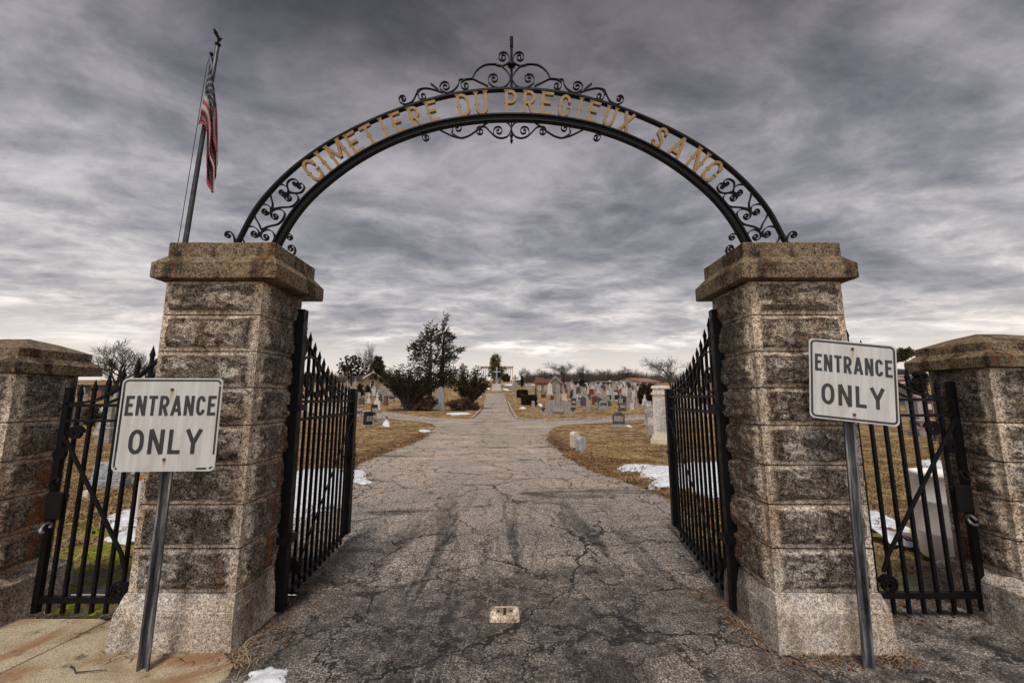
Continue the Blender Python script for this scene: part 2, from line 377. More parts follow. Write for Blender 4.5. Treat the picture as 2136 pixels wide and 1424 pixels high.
# ------------------------------------------------------------------ mesh builder
class MB:
    def __init__(s): s.v = []; s.f = []; s.mi = []; s.m = 0; s.smooth = False
    def add(s, vs, fs):
        o = len(s.v); s.v.extend([tuple(v) for v in vs]); s.f.extend([tuple(i + o for i in f) for f in fs]); s.mi.extend([s.m] * len(fs)); return s
    def box(s, a, b, taper=0.0, M4=None):
        x0, y0, z0 = a; x1, y1, z1 = b; t = taper
        vs = [(x0, y0, z0), (x1, y0, z0), (x1, y1, z0), (x0, y1, z0), (x0 + t, y0 + t, z1), (x1 - t, y0 + t, z1), (x1 - t, y1 - t, z1), (x0 + t, y1 - t, z1)]
        if M4 is not None: vs = [M4 @ Vector(v) for v in vs]
        return s.add(vs, [(0, 3, 2, 1), (4, 5, 6, 7), (0, 1, 5, 4), (1, 2, 6, 5), (2, 3, 7, 6), (3, 0, 4, 7)])
    def prism(s, pts, y0, y1, bev=0.0):
        """outline in (x,z) extruded along y"""
        n = len(pts)
        vs = [(x, y0, z) for x, z in pts] + [(x, y1, z) for x, z in pts]
        fs = [tuple(range(n))[::-1], tuple(range(n, 2 * n))] + [(i, (i + 1) % n, (i + 1) % n + n, i + n) for i in range(n)]
        return s.add(vs, [f[::-1] for f in fs])
    def tube(s, pts, r, n=8, cap=True):
        pts = [Vector(p) for p in pts]; k = len(pts); rs = r if isinstance(r, (list, tuple)) else [r] * k
        vs = []; prevx = None
        for i, p in enumerate(pts):
            d = (pts[min(i + 1, k - 1)] - pts[max(i - 1, 0)]).normalized()
            if prevx is None:
                up = Vector((0, 0, 1)) if abs(d.z) < .9 else Vector((0, 1, 0)); x = d.cross(up).normalized()
            else: x = (prevx - d * prevx.dot(d)).normalized()
            prevx = x; y = d.cross(x)
            for j in range(n):
                a = 2 * math.pi * j / n; vs.append(p + (x * math.cos(a) + y * math.sin(a)) * rs[i])
        fs = [(i * n + j, i * n + (j + 1) % n, (i + 1) * n + (j + 1) % n, (i + 1) * n + j) for i in range(k - 1) for j in range(n)]
        if cap: fs += [tuple(range(n))[::-1], tuple(range((k - 1) * n, k * n))]
        return s.add(vs, fs)
    def lathe(s, prof, n=20, c=(0, 0, 0)):
        vs = [(c[0] + r * math.cos(2 * math.pi * j / n), c[1] + r * math.sin(2 * math.pi * j / n), c[2] + z) for r, z in prof for j in range(n)]
        k = len(prof)
        fs = [(i * n + j, i * n + (j + 1) % n, (i + 1) * n + (j + 1) % n, (i + 1) * n + j) for i in range(k - 1) for j in range(n)]
        fs += [tuple(range(n))[::-1], tuple(range((k - 1) * n, k * n))]
        return s.add(vs, fs)
    def ribbon(s, P, fr, th, depth):
        """flat bar swept along a plane curve. P: list of 2-D points, fr(a,b,d)->3-D with d the out-of-plane offset"""
        n = len(P); vs = []
        ths = th if isinstance(th, (list, tuple)) else [th] * n
        for i in range(n):
            a = P[max(i - 1, 0)]; b = P[min(i + 1, n - 1)]
            dx, dz = b[0] - a[0], b[1] - a[1]; L = math.hypot(dx, dz) or 1; nx, nz = -dz / L, dx / L; h = ths[i] / 2
            for (sg, dd) in ((1, -1), (1, 1), (-1, 1), (-1, -1)):
                vs.append(fr(P[i][0] + sg * nx * h, P[i][1] + sg * nz * h, dd * depth / 2))
        fs = [(i * 4 + j, i * 4 + (j + 1) % 4, (i + 1) * 4 + (j + 1) % 4, (i + 1) * 4 + j) for i in range(n - 1) for j in range(4)]
        fs += [(3, 2, 1, 0), tuple(range((n - 1) * 4, n * 4))]
        return s.add(vs, fs)
    def build(s, name, mats, parent=None, loc=None, smooth=None):
        me = bpy.data.meshes.new(name); me.from_pydata([tuple(v) for v in s.v], [], s.f)
        mats = mats if isinstance(mats, (list, tuple)) else [mats]
        for m in mats: me.materials.append(m)
        if len(mats) > 1: me.polygons.foreach_set('material_index', s.mi)
        me.validate()
        bm = bmesh.new(); bm.from_mesh(me); bmesh.ops.recalc_face_normals(bm, faces=bm.faces); bm.to_mesh(me); bm.free()
        if smooth: me.polygons.foreach_set('use_smooth', [True] * len(me.polygons))
        o = bpy.data.objects.new(name, me); C.objects.link(o)
        if parent: o.parent = parent
        if loc is not None: o.location = loc
        return o

def quick(name, V, Fc, m, parent=None, loc=None, smooth=False):
    """numpy arrays -> mesh"""
    me = bpy.data.meshes.new(name); V = np.asarray(V, dtype=np.float32); Fc = np.asarray(Fc, dtype=np.int32); k = Fc.shape[1]
    me.vertices.add(len(V)); me.vertices.foreach_set('co', V.ravel()); me.loops.add(Fc.size); me.loops.foreach_set('vertex_index', Fc.ravel())
    me.polygons.add(len(Fc)); me.polygons.foreach_set('loop_start', np.arange(0, Fc.size, k, dtype=np.int32)); me.polygons.foreach_set('loop_total', np.full(len(Fc), k, dtype=np.int32))
    me.update(calc_edges=True); me.materials.append(m)
    if smooth: me.polygons.foreach_set('use_smooth', [True] * len(Fc))
    o = bpy.data.objects.new(name, me); C.objects.link(o)
    if parent: o.parent = parent
    if loc is not None: o.location = loc
    return o
def tag(o, label=None, cat=None, group=None, kind=None):
    if label: o['label'] = label
    if cat: o['category'] = cat
    if group: o['group'] = group
    if kind: o['kind'] = kind
    return o
def empty(name, loc, rz=0.0, label=None, cat=None, group=None):
    o = bpy.data.objects.new(name, None); C.objects.link(o); o.location = loc; o.rotation_euler = (0, 0, rz); o.empty_display_size = .2
    return tag(o, label, cat, group)
def copy_tree(o, loc=None, rz=None, sc=None, label=None, group=None):
    r = o.copy(); C.objects.link(r)
    for ch in o.children:
        c = ch.copy(); C.objects.link(c); c.parent = r
        for g in ch.children:
            d = g.copy(); C.objects.link(d); d.parent = c
    if loc is not None: r.location = loc
    if rz is not None: r.rotation_euler = (0, 0, rz)
    if sc is not None: r.scale = sc if isinstance(sc, (tuple, list)) else (sc, sc, sc)
    if label: r['label'] = label
    if group: r['group'] = group
    return r
rng = random.Random(7); nr = np.random.default_rng(11)

# ------------------------------------------------------------------ ground
def sheet(name, xs, ys, m, dz=0.0, amp=0.0, kind='structure'):
    V = []; nx, ny = len(xs), len(ys)
    for y in ys:
        for x in xs:
            V.append((x, y, hz(y) + dz + (amp * noise.noise(Vector((x * .35, y * .35, 2))) if amp else 0)))
    Fc = [(j * nx + i, j * nx + i + 1, (j + 1) * nx + i + 1, (j + 1) * nx + i) for j in range(ny - 1) for i in range(nx - 1)]
    return tag(quick(name, V, Fc, m, smooth=True), kind=kind)
xs = sorted(set([round(v, 2) for v in list(np.linspace(-40, 40, 81)) + [-900, -600, -400, -250, -160, -110, -80, -60, 60, 80, 110, 160, 250, 400, 600, 900]]))
ys = list(np.linspace(3.62, 24, 22)) + list(np.linspace(25, 60, 36)) + list(np.linspace(64, 170, 28)) + [180, 190, 205, 225, 260, 320, 450, 700, 1200, 2500]
sheet('lawn_ground', xs, ys, M['lawn'], -.035)
sheet('forecourt_ground', [-60, -20, -8, 0, 8, 20, 60], [-20, -8, 0, 3.62], M['lawn'], -.04)

def strip(name, rows, m, dz, across=10, jit=.08, seed=0):
    """rows: list of (xl,yl,xr,yr) cross lines"""
    # subdivide
    rr = []
    for a, b in zip(rows[:-1], rows[1:]):
        L = max(math.dist(a[:2], b[:2]), math.dist(a[2:], b[2:])); n = max(2, int(L / .35))
        for k in range(n): rr.append([a[i] + (b[i] - a[i]) * k / n for i in range(4)])
    rr.append(list(rows[-1]))
    V = []
    for k, r in enumerate(rr):
        for i in range(across + 1):
            f = i / across; x = r[0] + (r[2] - r[0]) * f; y = r[1] + (r[3] - r[1]) * f
            if i in (0, across):
                x += jit * 2.4 * noise.noise(Vector((x * 2.3 + seed, y * 2.3, 1))) ; y += jit * 2 * noise.noise(Vector((x * 2.3, y * 2.3 + seed, 5)))
            V.append((x, y, hz(y) + dz))
    n = across + 1
    Fc = [(j * n + i, j * n + i + 1, (j + 1) * n + i + 1, (j + 1) * n + i) for j in range(len(rr) - 1) for i in range(across)]
    return tag(quick(name, V, Fc, m), kind='structure')
def smooth_pts(P, n=6):
    """Catmull-Rom through points (any dimension)"""
    out = []; P = [tuple(p) for p in P]
    for i in range(len(P) - 1):
        p0 = P[max(i - 1, 0)]; p1 = P[i]; p2 = P[i + 1]; p3 = P[min(i + 2, len(P) - 1)]
        for k in range(n):
            t = k / n
            out.append(tuple(.5 * ((2 * b) + (-a + c) * t + (2 * a - 5 * b + 4 * c - d) * t * t + (-a + 3 * b - 3 * c + d) * t ** 3) for a, b, c, d in zip(p0, p1, p2, p3)))
    out.append(P[-1]); return out

# the drive: forecourt, through the gate, flaring to the crossing
strip('forecourt_road', [(-2.35, -3, 9, -3), (-2.2, 1.2, 9, 1.2), (-1.95, 1.9, 9, 1.9), (-1.86, 2.4, 9, 2.4), (-1.80, 2.78, 9, 2.78), (-1.80, 3.6, 9, 3.6)], M['asphalt'], 0.0, 24, .03)
Lp = [(-2.1, 3.6), (-2.35, 4.2), (-2.6, 5.0)] + [tuple(G(*p)[:2]) for p in ((722, 1000), (745, 972), (800, 946), (850, 929), (880, 916), (902, 902))]
Rp = [(2.1, 3.6), (2.0, 4.3), (2.15, 5.0)] + [tuple(G(*p)[:2]) for p in ((1418, 1052), (1340, 1018), (1290, 1000), (1212, 972), (1171, 943), (1145, 921), (1139, 907))]
def resample(P, n):
    P = smooth_pts(P, 10); d = [0]
    for a, b in zip(P[:-1], P[1:]): d.append(d[-1] + math.dist(a, b))
    out = []
    for k in range(n):
        t = d[-1] * k / (n - 1); i = max(j for j in range(len(d)) if d[j] <= t + 1e-9); i = min(i, len(P) - 2)
        f = (t - d[i]) / max(1e-9, d[i + 1] - d[i]); out.append(tuple(a + (b - a) * f for a, b in zip(P[i], P[i + 1])))
    return out
A_, B_ = resample(Lp, 26), resample(Rp, 26)
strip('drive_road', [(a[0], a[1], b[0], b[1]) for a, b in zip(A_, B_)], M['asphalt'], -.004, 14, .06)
ya, yb = A_[-1][1], B_[-1][1]
nearL = [tuple(G(*p)[:2]) for p in ((600, 857), (700, 862), (747, 864.5), (796, 871.5), (864, 878.5), (904, 885), (903, 900))]
farL = [tuple(G(*p)[:2]) for p in ((600, 844), (700, 848), (747, 853), (817.5, 860), (888, 869), (981, 873), (1032, 873.5))]
nearR = [tuple(G(*p)[:2]) for p in ((1450, 871), (1348.6, 874), (1264, 881), (1194, 884.6), (1159, 890.5), (1140, 906))]
farR = [tuple(G(*p)[:2]) for p in ((1450, 863), (1348.6, 867), (1241, 873), (1147, 877.6), (1079, 874), (1032, 873.5))]
A2, B2 = resample(nearL, 24), resample(farL, 24)
strip('branch_road', [(a[0], a[1], b[0], b[1]) for a, b in zip(A2, B2)], M['asphalt'], -.009, 10, .05)
A3, B3 = resample(nearR, 24), resample(farR, 24)
strip('branch_road', [(a[0], a[1], b[0], b[1]) for a, b in zip(A3, B3)], M['asphalt'], -.013, 10, .05)
c1, c2 = G(1032, 873.5), G(1032, 905)
strip('crossing_road', [(A_[-1][0] - .2, A_[-1][1] - 1.0, B_[-1][0] + .1, B_[-1][1] - 1.0), (A_[-1][0] - .5, A_[-1][1] + .3, B_[-1][0] + .2, B_[-1][1] + .6), (farL[-2][0] + .3, farL[-2][1] - .6, farR[-2][0] + .2, farR[-2][1] - .4), (farL[-2][0] + .9, farL[-2][1] + .4, farR[-2][0], farR[-2][1] + .4)], M['asphalt'], -.0165, 10, 0)
fl = [tuple(G(*p)[:2]) for p in ((980, 875), (985.6, 872), (1007.5, 852), (1014, 821))]
fr_ = [tuple(G(*p)[:2]) for p in ((1080, 876), (1075, 872), (1061.5, 851), (1052, 821.5))]
A4, B4 = resample(fl, 20), resample(fr_, 20)
strip('hill_road', [(a[0], a[1], b[0], b[1]) for a, b in zip(A4, B4)], M['asphalt'], -.006, 8, .05)
pa, pb = G(940, 822), G(1130, 820)
strip('hilltop_path', [(pa.x, pa.y - 1.2, pa.x, pa.y + 1.2), (0, G(1034, 820.5).y - 1.1, 0, G(1034, 820.5).y + 1.2), (pb.x, pb.y - 1, pb.x, pb.y + 1)], M['asphalt'], .0, 4, .05)

def kerb(name, pts, wd, ht, label=None):
    P = resample(pts, max(6, len(pts) * 5)); mb = MB()
    sec = []
    for i, p in enumerate(P):
        a, b = P[max(0, i - 1)], P[min(len(P) - 1, i + 1)]; dx, dy = b[0] - a[0], b[1] - a[1]; L = math.hypot(dx, dy); nx, ny = -dy / L, dx / L
        z = hz(p[1]) + noise.noise(Vector((p[0], p[1], 0))) * .02
        sec.append([(p[0] + nx * wd / 2, p[1] + ny * wd / 2, z - .1), (p[0] + nx * wd / 2, p[1] + ny * wd / 2, z + ht), (p[0] - nx * wd / 2, p[1] - ny * wd / 2, z + ht), (p[0] - nx * wd / 2, p[1] - ny * wd / 2, z - .1)])
    vs = [q for s_ in sec for q in s_]
    fs = [(i * 4 + j, i * 4 + (j + 1) % 4, (i + 1) * 4 + (j + 1) % 4, (i + 1) * 4 + j) for i in range(len(sec) - 1) for j in range(4)] + [(0, 1, 2, 3), tuple(range(len(vs) - 4, len(vs)))]
    mb.add(vs, fs); o = mb.build(name, M['kerb']); return tag(o, kind='structure')
kerb('kerb', [tuple(G(*p)[:2]) for p in ((1079, 875), (1110, 877), (1147, 878), (1241, 873.6), (1349, 867.6), (1450, 863.5))], .22, .14)
kerb('kerb', [tuple(G(*p)[:2]) for p in ((1078, 874), (1070, 862), (1062, 845), (1058, 838))], .2, .16)
kerb('kerb', [tuple(G(*p)[:2]) for p in ((984, 873), (996, 862), (1004, 853))], .15, .10)

# ------------------------------------------------------------------ the concrete pavement on the left
def slab(name, poly, z, th, m):
    mb = MB(); n = len(poly); vs = [(x, y, z) for x, y in poly] + [(x, y, z - th) for x, y in poly]
    mb.add(vs, [tuple(range(n)), tuple(range(n, 2 * n))[::-1]] + [(i, (i + 1) % n, (i + 1) % n + n, i + n) for i in range(n)])
    o = mb.build(name, m); bv = o.modifiers.new('bevel', 'BEVEL'); bv.width = .008; bv.segments = 2
    return tag(o, kind='structure')
def W(px, py, z=.03):
    u = (px - 1068) / F; v = (py - 712) / F; t = (z - EYE) / (ST - v * CT); return (u * t, t * (CT + v * ST))
j0, j1 = W(228, 1288), W(-150, 1470)        # joint
slab('pavement', [W(-700, 1283), W(95, 1283), W(212, 1283), (j0[0] - .012, j0[1]), (j1[0] - .012, j1[1]), (-6, 1.2), (-9, 1.5)], .012, .12, M['concrete'])
slab('pavement', [(j0[0] + .004, j0[1]), W(262, 1283), (-2.3, 3.05), (-1.83, 2.78), W(488, 1378), W(478, 1400), W(425, 1440), (-1.9, 1.0), (-6, .9), (j1[0] + .004, j1[1])], .013, .12, M['concrete'])

# ------------------------------------------------------------------ stone pillars
def course_face(V, Fc, Mg, Gr, o, ux, nrm, W_, z0, z1, nu, nv, amp, seed, mg_side, mg_top, grime):
    """one rock-faced block face: dressed margins, pitched rough middle"""
    base = len(V)
    for j in range(nv + 1):
        for i in range(nu + 1):
            u = i / nu * W_; z = z0 + (z1 - z0) * j / nv
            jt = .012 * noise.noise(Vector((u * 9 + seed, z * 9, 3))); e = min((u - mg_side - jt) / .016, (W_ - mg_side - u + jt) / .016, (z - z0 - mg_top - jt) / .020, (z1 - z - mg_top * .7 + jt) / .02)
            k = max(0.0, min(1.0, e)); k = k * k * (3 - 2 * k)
            p = o + ux * u
            q = Vector((p.x * 1.0 + seed, p.y, z))
            f1 = noise.fractal(q * 3.2, .9, 2.1, 5); f2 = abs(noise.noise(q * 7.0)); f3 = noise.fractal(q * 19, .8, 2.2, 4); f4 = noise.cell(q * 12)
            vv = (z - z0) / (z1 - z0)
            bl = min(1.0, max(0, (vv - .05) / .22)); d = amp * k * ((.55 + 1.15 * bl * (1.05 - .75 * vv)) * (.9 + .55 * f1) + .45 * f2 + .05 + .30 * f3)
            d += .0022 * f3
            # mortar joint recess
            ez = min(z - z0, z1 - z)
            if ez < .0035: d -= .010
            c = p + nrm * d
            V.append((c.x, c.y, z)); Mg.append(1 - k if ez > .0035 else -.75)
            Gr.append(grime(p.x, p.y, z))
    n = nu + 1
    for j in range(nv):
        for i in range(nu): Fc.append((base + j * n + i, base + j * n + i + 1, base + (j + 1) * n + i + 1, base + (j + 1) * n + i))
def stone_pillar(name, x0, x1, y0, y1, zs, plinth, capf, label, sgn, res=1.0, group=None):
    cx, cy = (x0 + x1) / 2, (y0 + y1) / 2
    root = empty(name, (cx, cy, 0), 0, label, 'pillar', group)
    V, Fc, Mg, Gr = [], [], [], []
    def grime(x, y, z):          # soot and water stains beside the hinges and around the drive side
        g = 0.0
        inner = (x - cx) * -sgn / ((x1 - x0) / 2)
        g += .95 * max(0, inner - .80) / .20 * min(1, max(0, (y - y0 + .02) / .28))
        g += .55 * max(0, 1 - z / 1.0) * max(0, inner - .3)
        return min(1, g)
    for c, (a, b) in enumerate(zip(zs[:-1], zs[1:])):
        sd_ = rng.random() * 50
        for (o, ux, nrm, Wd, first) in ((Vector((x0 - cx, y0 - cy, 0)), Vector((1, 0, 0)), Vector((0, -1, 0)), x1 - x0, 1), (Vector((x1 - cx, y0 - cy, 0)), Vector((0, 1, 0)), Vector((1, 0, 0)), y1 - y0, 1),
                                 (Vector((x1 - cx, y1 - cy, 0)), Vector((-1, 0, 0)), Vector((0, 1, 0)), x1 - x0, 0), (Vector((x0 - cx, y1 - cy, 0)), Vector((0, -1, 0)), Vector((-1, 0, 0)), y1 - y0, 1)):
            q = 1.0 if first else .35
            nu, nv = int(72 * q * res * Wd / .7), int(46 * q * res) + 4
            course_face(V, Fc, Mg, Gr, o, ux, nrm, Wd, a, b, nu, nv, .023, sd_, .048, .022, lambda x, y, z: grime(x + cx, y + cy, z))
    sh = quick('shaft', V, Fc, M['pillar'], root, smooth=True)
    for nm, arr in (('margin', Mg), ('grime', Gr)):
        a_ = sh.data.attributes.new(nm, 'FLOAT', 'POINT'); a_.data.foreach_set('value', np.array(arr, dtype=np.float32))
    core = MB(); core.box((x0 - cx + .03, y0 - cy + .03, zs[0]), (x1 - cx - .03, y1 - cy - .03, zs[-1] + .02))
    # plinth with chamfered top, subdivided and slightly uneven
    px0, px1, py0, py1, zc0, zc1 = plinth
    def rough_profile(prof, nm, m, amp, parent, nseg=26, zjit=True):
        """prof: list of (inset rectangle, z)."""
        VV, FF, ga, gg = [], [], [], []
        for (rx0, rx1, ry0, ry1, z) in prof:
            ring = []
            for (ax, ay), (bx, by) in zip(((rx0, ry0), (rx1, ry0), (rx1, ry1), (rx0, ry1)), ((rx1, ry0), (rx1, ry1), (rx0, ry1), (rx0, ry0))):
                for k in range(nseg): f = k / nseg; ring.append((ax + (bx - ax) * f - cx, ay + (by - ay) * f - cy, z))
            for (x, y, z_) in ring:
                n_ = noise.fractal(Vector((x * 6 + cx, y * 6, z_ * 6)), .8, 2, 4) * amp
                r_ = math.hypot(x, y) or 1
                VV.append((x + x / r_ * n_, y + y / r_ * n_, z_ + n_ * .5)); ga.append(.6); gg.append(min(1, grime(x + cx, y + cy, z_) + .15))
        n = nseg * 4
        for i in range(len(prof) - 1):
            for j in range(n): FF.append((i * n + j, i * n + (j + 1) % n, (i + 1) * n + (j + 1) % n, (i + 1) * n + j))
        me = bpy.data.meshes.new(nm); me.from_pydata(VV, [], FF + [tuple(range((len(prof) - 1) * n, len(prof) * n)), tuple(range(n))[::-1]]); me.materials.append(m)
        o = bpy.data.objects.new(nm, me); C.objects.link(o); o.parent = parent
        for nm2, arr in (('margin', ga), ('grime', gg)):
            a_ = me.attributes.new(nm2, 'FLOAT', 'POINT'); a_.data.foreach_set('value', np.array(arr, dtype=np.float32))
        return o
    def dense(levels, step=.03):
        out = []
        for a, b in zip(levels[:-1], levels[1:]):
            n = max(1, int(abs(b[4] - a[4]) / step))
            for k in range(n): out.append(tuple(p + (q - p) * k / n for p, q in zip(a, b)))
        out.append(levels[-1]); return out
    ins = .022
    pl = [(px0 - .02, px1 + .02, py0 - .02, py1 + .02, -.08), (px0 - .01, px1 + .01, py0 - .01, py1 + .01, 0), (px0, px1, py0, py1, zc0), (px0 + .004, px1 - .004, py0 + .004, py1 - .004, zc0 + .006), (x0 - .012, x1 + .012, y0 - .012, y1 + .012, zc1), (x0 + .01, x1 - .01, y0 + .01, y1 - .01, zc1 + .004)]
    rough_profile(dense(pl), 'plinth', M['plinth'], .0055, root)
    rough_profile([(a - 0, b, c_, d, z) for (a, b, c_, d, z) in dense(capf)], 'cap', M['cap'], .0035, root, 30)
    o = core.build('core', M['pillar'], root); o.data.materials[0] = M['doorb']; o.name = 'core'
    return root
def cap_levels(x0, x1, y0, y1, z0, oh1, oh2, h1, h2, h3):
    b = lambda oh, z: (x0 - oh, x1 + oh, y0 - oh, y1 + oh, z)
    return [b(-.05, z0 - .001), b(oh1 - .006, z0), b(oh1, z0 + .006), b(oh1, z0 + h1 - .006), b(oh1 - .006, z0 + h1), b(oh2 + .004, z0 + h1 + h2), b(oh2, z0 + h1 + h2 + .004), b(oh2, z0 + h1 + h2 + h3 - .006), b(oh2 - .006, z0 + h1 + h2 + h3), b(oh2 - .2, z0 + h1 + h2 + h3 + .004)]
ZS = [.335, .608, .888, 1.145, 1.412, 1.673, 1.928, 2.193, 2.445]
LX0, LX1, RX0, RX1, PY0, PY1 = -2.52, -1.815, 1.73, 2.40, 2.82, 3.36
for (x0, x1, sg, lab, ztop) in ((LX0, LX1, -1, 'tall rock-faced granite gate pillar with flat cap, behind the upright entrance only sign', .0), (RX0, RX1, 1, 'tall rock-faced granite gate pillar with flat cap, behind the tilted entrance only sign', .008)):
    cf = cap_levels(x0 + (.045 if sg < 0 else 0), x1 + (.04 if sg < 0 else -.03), PY0 + .01, PY1, 2.445, .095, .036, .118, .058, .112)
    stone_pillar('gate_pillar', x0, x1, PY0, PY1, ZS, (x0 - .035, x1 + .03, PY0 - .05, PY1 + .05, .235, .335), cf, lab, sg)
# low boundary pillars
def pyr(x0, x1, y0, y1, z0):
    b = lambda oh, z: (x0 - oh, x1 + oh, y0 - oh, y1 + oh, z); w_ = (y1 - y0) / 2
    return [b(-.05, z0 - .001), b(.10, z0), b(.10, z0 + .075), b(.045, z0 + .125), b(.045, z0 + .185), b(.035, z0 + .19), b(-w_ * .45, z0 + .25), b(-w_ * .98, z0 + .285)]
ZB = [.34, .60, .87, 1.14, 1.42, 1.742]
SLX1 = -3.69; SRX0 = 3.55
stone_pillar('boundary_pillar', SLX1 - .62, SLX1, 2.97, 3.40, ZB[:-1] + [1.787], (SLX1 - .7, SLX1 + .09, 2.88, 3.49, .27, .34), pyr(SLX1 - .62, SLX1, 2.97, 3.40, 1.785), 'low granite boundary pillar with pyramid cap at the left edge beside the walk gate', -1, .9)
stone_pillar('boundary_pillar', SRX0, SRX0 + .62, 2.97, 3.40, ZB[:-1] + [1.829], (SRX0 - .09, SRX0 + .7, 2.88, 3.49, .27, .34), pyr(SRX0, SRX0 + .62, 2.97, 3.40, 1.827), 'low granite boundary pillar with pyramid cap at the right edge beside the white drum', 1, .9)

# ------------------------------------------------------------------ glyphs (stroke letters)
def arc(cx, cy, rx, ry, a0, a1, n=9): return [(cx + rx * math.cos(R(a0 + (a1 - a0) * i / n)), cy + ry * math.sin(R(a0 + (a1 - a0) * i / n))) for i in range(n + 1)]
def glyph(ch, w, t):
    """strokes in a w x 1 box; t = stroke thickness"""
    h = t / 2; L, Rr, B, T = h, w - h, h, 1 - h; mx = w / 2; ry = min(w * .62, .32); rx = (Rr - L) / 2
    if ch == 'E': return [[(L, 0), (L, 1)], [(L, T), (w, T)], [(L, B), (w, B)], [(L, .53), (w * .84, .53)]]
    if ch == 'N': return [[(L, 0), (L, 1)], [(L * 1.0, 1), (Rr, 0)], [(Rr, 0), (Rr, 1)]]
    if ch == 'T': return [[(0, T), (w, T)], [(mx, T), (mx, 0)]]
    if ch == 'L': return [[(L, 1), (L, 0)], [(L, B), (w, B)]]
    if ch == 'I': return [[(mx, 0), (mx, 1)]]
    if ch == 'A': return [[(L * .8, 0), (mx, 1)], [(w - L * .8, 0), (mx, 1)], [(w * .24, .27), (w * .76, .27)]]
    if ch == 'Y': return [[(L * .7, 1), (mx, .43)], [(w - L * .7, 1), (mx, .43)], [(mx, .50), (mx, 0)]]
    if ch == 'X': return [[(L, 0), (Rr, 1)], [(L, 1), (Rr, 0)]]
    if ch == 'M': return [[(L, 0), (L, 1)], [(L, 1), (mx, .25)], [(Rr, 1), (mx, .25)], [(Rr, 0), (Rr, 1)]]
    if ch in 'RP':
        rr = (T - .47) / 2
        s = [[(L, 0), (L, 1)], [(L, T), (w * .5, T)] + arc(w * .5, T - rr, Rr - w * .5, rr, 90, -90)[1:] + [(L, T - 2 * rr)]]
        if ch == 'R': s.append([(w * .48, T - 2 * rr), (Rr, 0)])
        return s
    if ch == 'D': return [[(L, 0), (L, 1)], [(L, T), (w * .4, T)] + arc(w * .4, 1 - h - ry, Rr - w * .4, ry, 90, 0)[1:] + arc(w * .4, h + ry, Rr - w * .4, ry, 0, -90) + [(L, B)]]
    if ch == 'U': return [[(L, 1), (L, h + ry)] + arc(mx, h + ry, rx, ry, 180, 360)[1:] + [(Rr, 1)]]
    if ch == 'O': return [arc(mx, 1 - h - ry, rx, ry, 0, 180, 14) + arc(mx, h + ry, rx, ry, 180, 360, 14) + [(Rr, 1 - h - ry + .001)]]
    if ch == 'C': return [arc(mx, 1 - h - ry, rx, ry, 12, 180, 14) + arc(mx, h + ry, rx, ry, 180, 348, 14)]
    if ch == 'G': return [arc(mx, 1 - h - ry, rx, ry, 12, 180, 14) + arc(mx, h + ry, rx, ry, 180, 360, 14) + [(Rr, .44)], [(mx * 1.1, .44), (w, .44)]]
    if ch == 'S': return [arc(mx, 1 - h - .24, rx, .24, 15, 180, 10) + [(L + .02, .66), (mx, .53), (Rr - .02, .40)] + arc(mx, h + .24, rx, .24, 0, -168, 10)]
    return []

# ------------------------------------------------------------------ the iron arch
AY = 3.13
arch = empty('entrance_arch', (0, AY, 2.735), 0, 'black wrought iron arch with gold letters spanning the two gate pillars', 'arch')
OC, OR_ = (-.002, 1.70), 2.565; IC, IR_ = (.001, 1.8135), 2.2145
def A3(a, b, d): return (a, d, b - 2.735)      # arch-plane coordinates -> local
def AP(px, py): p = at(px, py, AY); return (p.x, p.z)
CORR = {0: ([20, 27, 32, 37, 45, 52, 60, 70, 80, 90], [-.05, -.036, .004, .024, .024, .014, -.006, -.012, -.006, -.006]), 1: ([20, 27, 33, 40, 50, 60, 70, 80, 90], [-.04, -.026, .004, .018, .012, .004, -.010, -.028, -.036])}
def corr(which, phi):
    p = math.degrees(phi); p = min(p, 180 - p); return float(np.interp(p, *CORR[which]))
def ring(cx, cz, r, z0, n=120, which=0):
    a0 = math.asin((z0 - cz) / r); out = []
    for i in range(n + 1):
        a = a0 + (math.pi - 2 * a0) * i / n; q = r + corr(which, a); out.append((cx + q * math.cos(a), cz + q * math.sin(a)))
    return out[::5] and smooth_pts(out[::5], 5)
mb = MB(); mb.ribbon(ring(*OC, OR_, 2.70), A3, .034, .042); o = mb.build('outer_ring', M['iron'], arch); o.modifiers.new('bevel', 'BEVEL').width = .008
mb = MB(); mb.ribbon(ring(*IC, IR_ + .014, 2.70, which=1), A3, .014, .07); mb.ribbon(ring(*IC, IR_ - .014, 2.70, which=1), A3, .040, .045); mb.build('inner_ring', M['iron'], arch)
txt = [('C', 651, 354), ('I', 675, 338), ('M', 703.5, 317), ('E', 739, 298), ('T', 768, 280), ('I', 801, 267), ('E', 829, 255), ('R', 865.5, 244), ('E', 902, 232.8), ('D', 967, 219), ('U', 1004, 214), ('P', 1066, 212), ('R', 1104, 212), ('E', 1141, 216), ('C', 1178, 220), ('I', 1209, 226), ('E', 1238, 232.5), ('U', 1273, 242), ('X', 1308, 254), ('S', 1377.5, 286), ('A', 1413.7, 310), ('N', 1454, 335), ('G', 1486, 357)]
